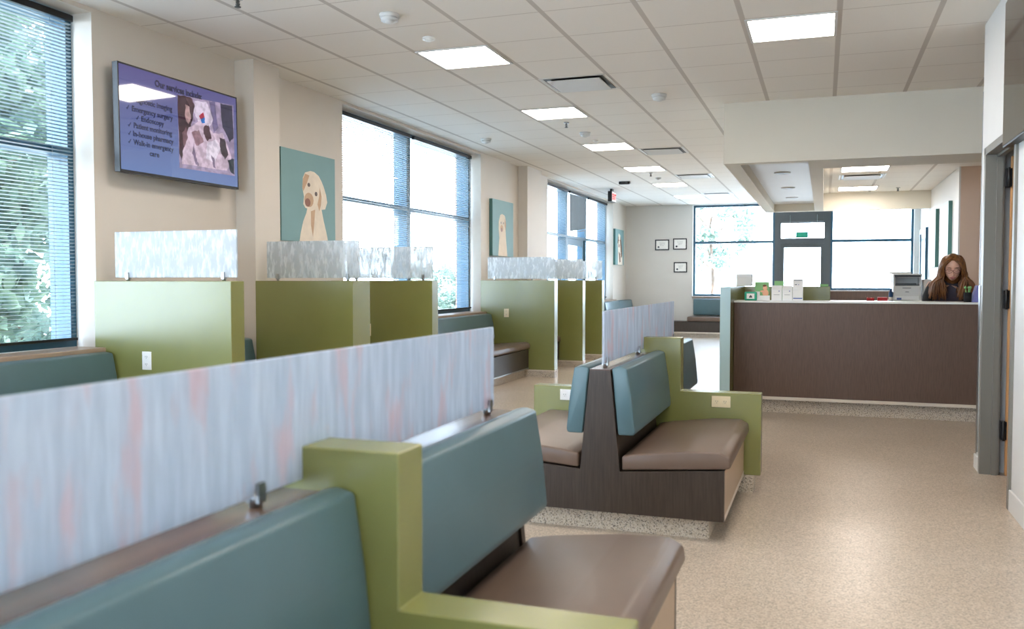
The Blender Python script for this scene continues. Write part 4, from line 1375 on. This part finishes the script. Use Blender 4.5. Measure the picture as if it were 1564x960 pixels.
# hair: cap and long strands that fall past the shoulders
m = MB()
b = bmesh.new()
bmesh.ops.create_uvsphere(b, u_segments=36, v_segments=24, radius=1)
kill = []
for v in b.verts:
    x, y, z = v.co
    if (y < -.22 and z < .62 and abs(x) < .9) or z < -.72:
        kill.append(v)
    v.co = Vector((x * .084, y * .102 + .006, z * .124 + .006))
bmesh.ops.delete(b, geom=kill, context='VERTS')
m.merge(b, None, smooth=True)
m.ball((0, .045, -.08), .075, None, 20, (1.05, .55, 1.3))
rnd = random.Random(3)
HT = HC + Vector((0, 0, 0))
bmesh.ops.transform(m.bm, matrix=HX, verts=m.bm.verts)
for i in range(230):
    s = -1 if i % 2 else 1
    f = rnd.random()
    ang = -1.25 + f * 2.6          # around the side of the head, front to back
    top = HX @ Vector((s * .012 * rnd.random(), -.062 + .12 * f, .112 - .02 * abs(f - .3)))
    side = HX @ Vector((s * (.082 + .008 * rnd.random()) * math.cos(ang * .42), .085 * math.sin(ang) - .004, .035 + .03 * rnd.random()))
    low = Vector((PX + s * (.082 + .045 * rnd.random()), 9.74 + .16 * f, 1.36 - .02 * rnd.random()))
    wv = rnd.random()
    mid = Vector((PX + s * (.07 + .12 * wv), 9.73 + .24 * f, 1.27))
    fa = rnd.random()
    end = Vector((PX + s * (.045 + .17 * wv), 9.73 + .24 * f, 1.10 + .09 * fa))
    # smooth the five control points
    cp = [top, side, low, mid, end]
    pts = []
    for k in range(len(cp) - 1):
        p0, p1, p2, p3 = cp[max(k - 1, 0)], cp[k], cp[k + 1], cp[min(k + 2, len(cp) - 1)]
        for q in range(4):
            u = q / 4
            pts.append(.5 * ((2 * p1) + (-p0 + p2) * u + (2 * p0 - 5 * p1 + 4 * p2 - p3) * u * u + (-p0 + 3 * p1 - 3 * p2 + p3) * u ** 3))
    pts.append(cp[-1])
    n = len(pts)
    rad = [.0045 + .0045 * math.sin(math.pi * min(1, (k + 2) / n)) if k < n - 2 else .003 for k in range(n)]
    m.tube(pts, rad, 6)
m.build('hair', M['hair'], head)

# ------------------------------------------------------------------ outside
mb = MB(); mb.box(-90, 60, -60, 120, -.35, -.15)
struct(mb.build('ground', M['pave']))
def tree(x, y, h, r, n, lmat, label, trunk=.14, squash=1.0, low=.3, ls=.14, seed=1):
    rd = random.Random(seed)
    t = thing('tree', label, 'tree', (x, y, -.15), None)
    m = MB()
    m.tube([(x, y, -.15), (x + .1, y, h * .3), (x, y + .1, h * .6), (x, y, h * .85)], [trunk, trunk * .8, trunk * .5, trunk * .15], 8)
    for k in range(9):
        a = rd.random() * 6.28
        z0 = h * (.25 + .5 * rd.random())
        m.tube([(x, y, z0), (x + math.cos(a) * r * .4, y + math.sin(a) * r * .4, z0 + h * .1), (x + math.cos(a) * r * .8, y + math.sin(a) * r * .8, z0 + h * .15)], [trunk * .4, trunk * .25, trunk * .08], 6)
    m.build('trunk', M['bark'], t)
    me = bpy.data.meshes.new('foliage')
    vs, fs = [], []
    zc = h * (low + 1) / 2
    rz = h * (1 - low) / 2
    clumps = []
    for k in range(46):
        while True:
            p = Vector((rd.uniform(-1, 1), rd.uniform(-1, 1), rd.uniform(-1, 1)))
            if p.length < 1:
                break
        p = p.normalized() * (p.length ** .4)
        clumps.append((Vector((p.x * r, p.y * r, zc + p.z * rz)), r * rd.uniform(.16, .32)))
    for i in range(n):
        c, cr = clumps[rd.randrange(len(clumps))]
        d = Vector((rd.gauss(0, 1), rd.gauss(0, 1), rd.gauss(0, 1)))
        d = d.normalized() * cr * rd.random() ** .4
        p = c + d
        u = Vector((rd.gauss(0, 1), rd.gauss(0, 1), rd.gauss(0, 1))).normalized()
        w = u.orthogonal().normalized()
        s = ls * rd.uniform(.6, 1.2)
        k = len(vs)
        vs += [p - u * s, p - w * s * .45, p + u * s, p + w * s * .45]
        fs.append((k, k + 1, k + 2, k + 3))
    me.from_pydata([tuple(v) for v in vs], [], fs)
    me.materials.append(M[lmat])
    o = bpy.data.objects.new('foliage', me)
    COL.objects.link(o)
    o.parent = t
    o.location = (0, 0, .15)
    return t
tree(-10.2, 6.6, 6.5, 2.3, 9000, 'leafd', 'leafy green tree closest to the blinds beside the television', low=-.02, seed=1)
tree(-12.5, 10.8, 7.5, 2.6, 9000, 'leafp', 'pale green tree at the brick edge of the window beside the television', low=.0, seed=2)
tree(-15.5, 14.5, 9.5, 3.0, 8000, 'leafd', 'tall tree standing behind the two garden trees', low=.1, seed=3)
tree(-11.0, 3.6, 5.5, 2.0, 7000, 'leafp', 'low spreading tree at the picture edge outside the first window', low=-.02, seed=4)
tree(-9.6, 20.6, 1.7, 1.2, 4000, 'leafp', 'low shrub outside the lower corner of the middle window', trunk=.05, low=.05, ls=.08, seed=5)
tree(-3.3, 27.5, 4.4, 1.25, 2600, 'leafp', 'slender pale tree outside the tall far window', trunk=.07, low=.38, ls=.1, seed=6)
for o in bpy.data.objects:
    if o.name.startswith('foliage'):
        o['kind'] = 'stuff'

# ------------------------------------------------------------------ sky, camera, view
w = bpy.data.worlds.new('sky')
SC.world = w
w.use_nodes = True
nt = w.node_tree
bg = nt.nodes['Background']
tc = nt.nodes.new('ShaderNodeTexCoord')
sx = nt.nodes.new('ShaderNodeSeparateXYZ')
rp = nt.nodes.new('ShaderNodeValToRGB')
rp.color_ramp.elements[0].position = .0
rp.color_ramp.elements[0].color = (.74, .88, 1, 1)
rp.color_ramp.elements[1].position = .8
rp.color_ramp.elements[1].color = (.50, .72, 1, 1)
nt.links.new(tc.outputs['Generated'], sx.inputs[0])
nt.links.new(sx.outputs[2], rp.inputs[0])
nt.links.new(rp.outputs[0], bg.inputs[0])
bg.inputs[1].default_value = 7.2

sl = bpy.data.lights.new('sun', 'SUN')
sl.energy = 8
sl.angle = math.radians(2)
sl.color = (1, .96, .9)
so = bpy.data.objects.new('sun', sl)
COL.objects.link(so)
so.rotation_euler = Vector((.38, -.8, 1.1)).to_track_quat('Z', 'Y').to_euler()
cam = bpy.data.cameras.new('camera')
co = bpy.data.objects.new('camera', cam)
COL.objects.link(co)
cam.sensor_width = 36
cam.lens = 36 * 1340.68 / 1564
cam.clip_start = .05
cam.clip_end = 400
cx_, cy_, fpx = 782, 480, 1340.68
yv = Vector((1258 - cx_, -(427 - cy_), -fpx)).normalized()
xv = -Vector((-3000 - cx_, -(427 - cy_), -fpx)).normalized()
xv = (xv - yv * xv.dot(yv)).normalized()
zv = xv.cross(yv)
co.matrix_world = Matrix.Translation((0, 0, 1.31)) @ Matrix((xv, yv, zv)).to_4x4()
cam.dof.use_dof = True
cam.dof.focus_distance = 8.5
cam.dof.aperture_fstop = 3.5
SC.camera = co

vs_ = SC.view_settings
vs_.view_transform = 'Standard'
vs_.look = 'None'
vs_.exposure = 1.47
vs_.gamma = 1
vs_.use_curve_mapping = False
SC.cycles.use_denoising = True
SC.cycles.max_bounces = 10
SC.cycles.diffuse_bounces = 5
SC.cycles.glossy_bounces = 4
SC.cycles.transparent_max_bounces = 16
SC.cycles.sample_clamp_indirect = 6
SC.cycles.caustics_reflective = False
SC.cycles.caustics_refractive = False
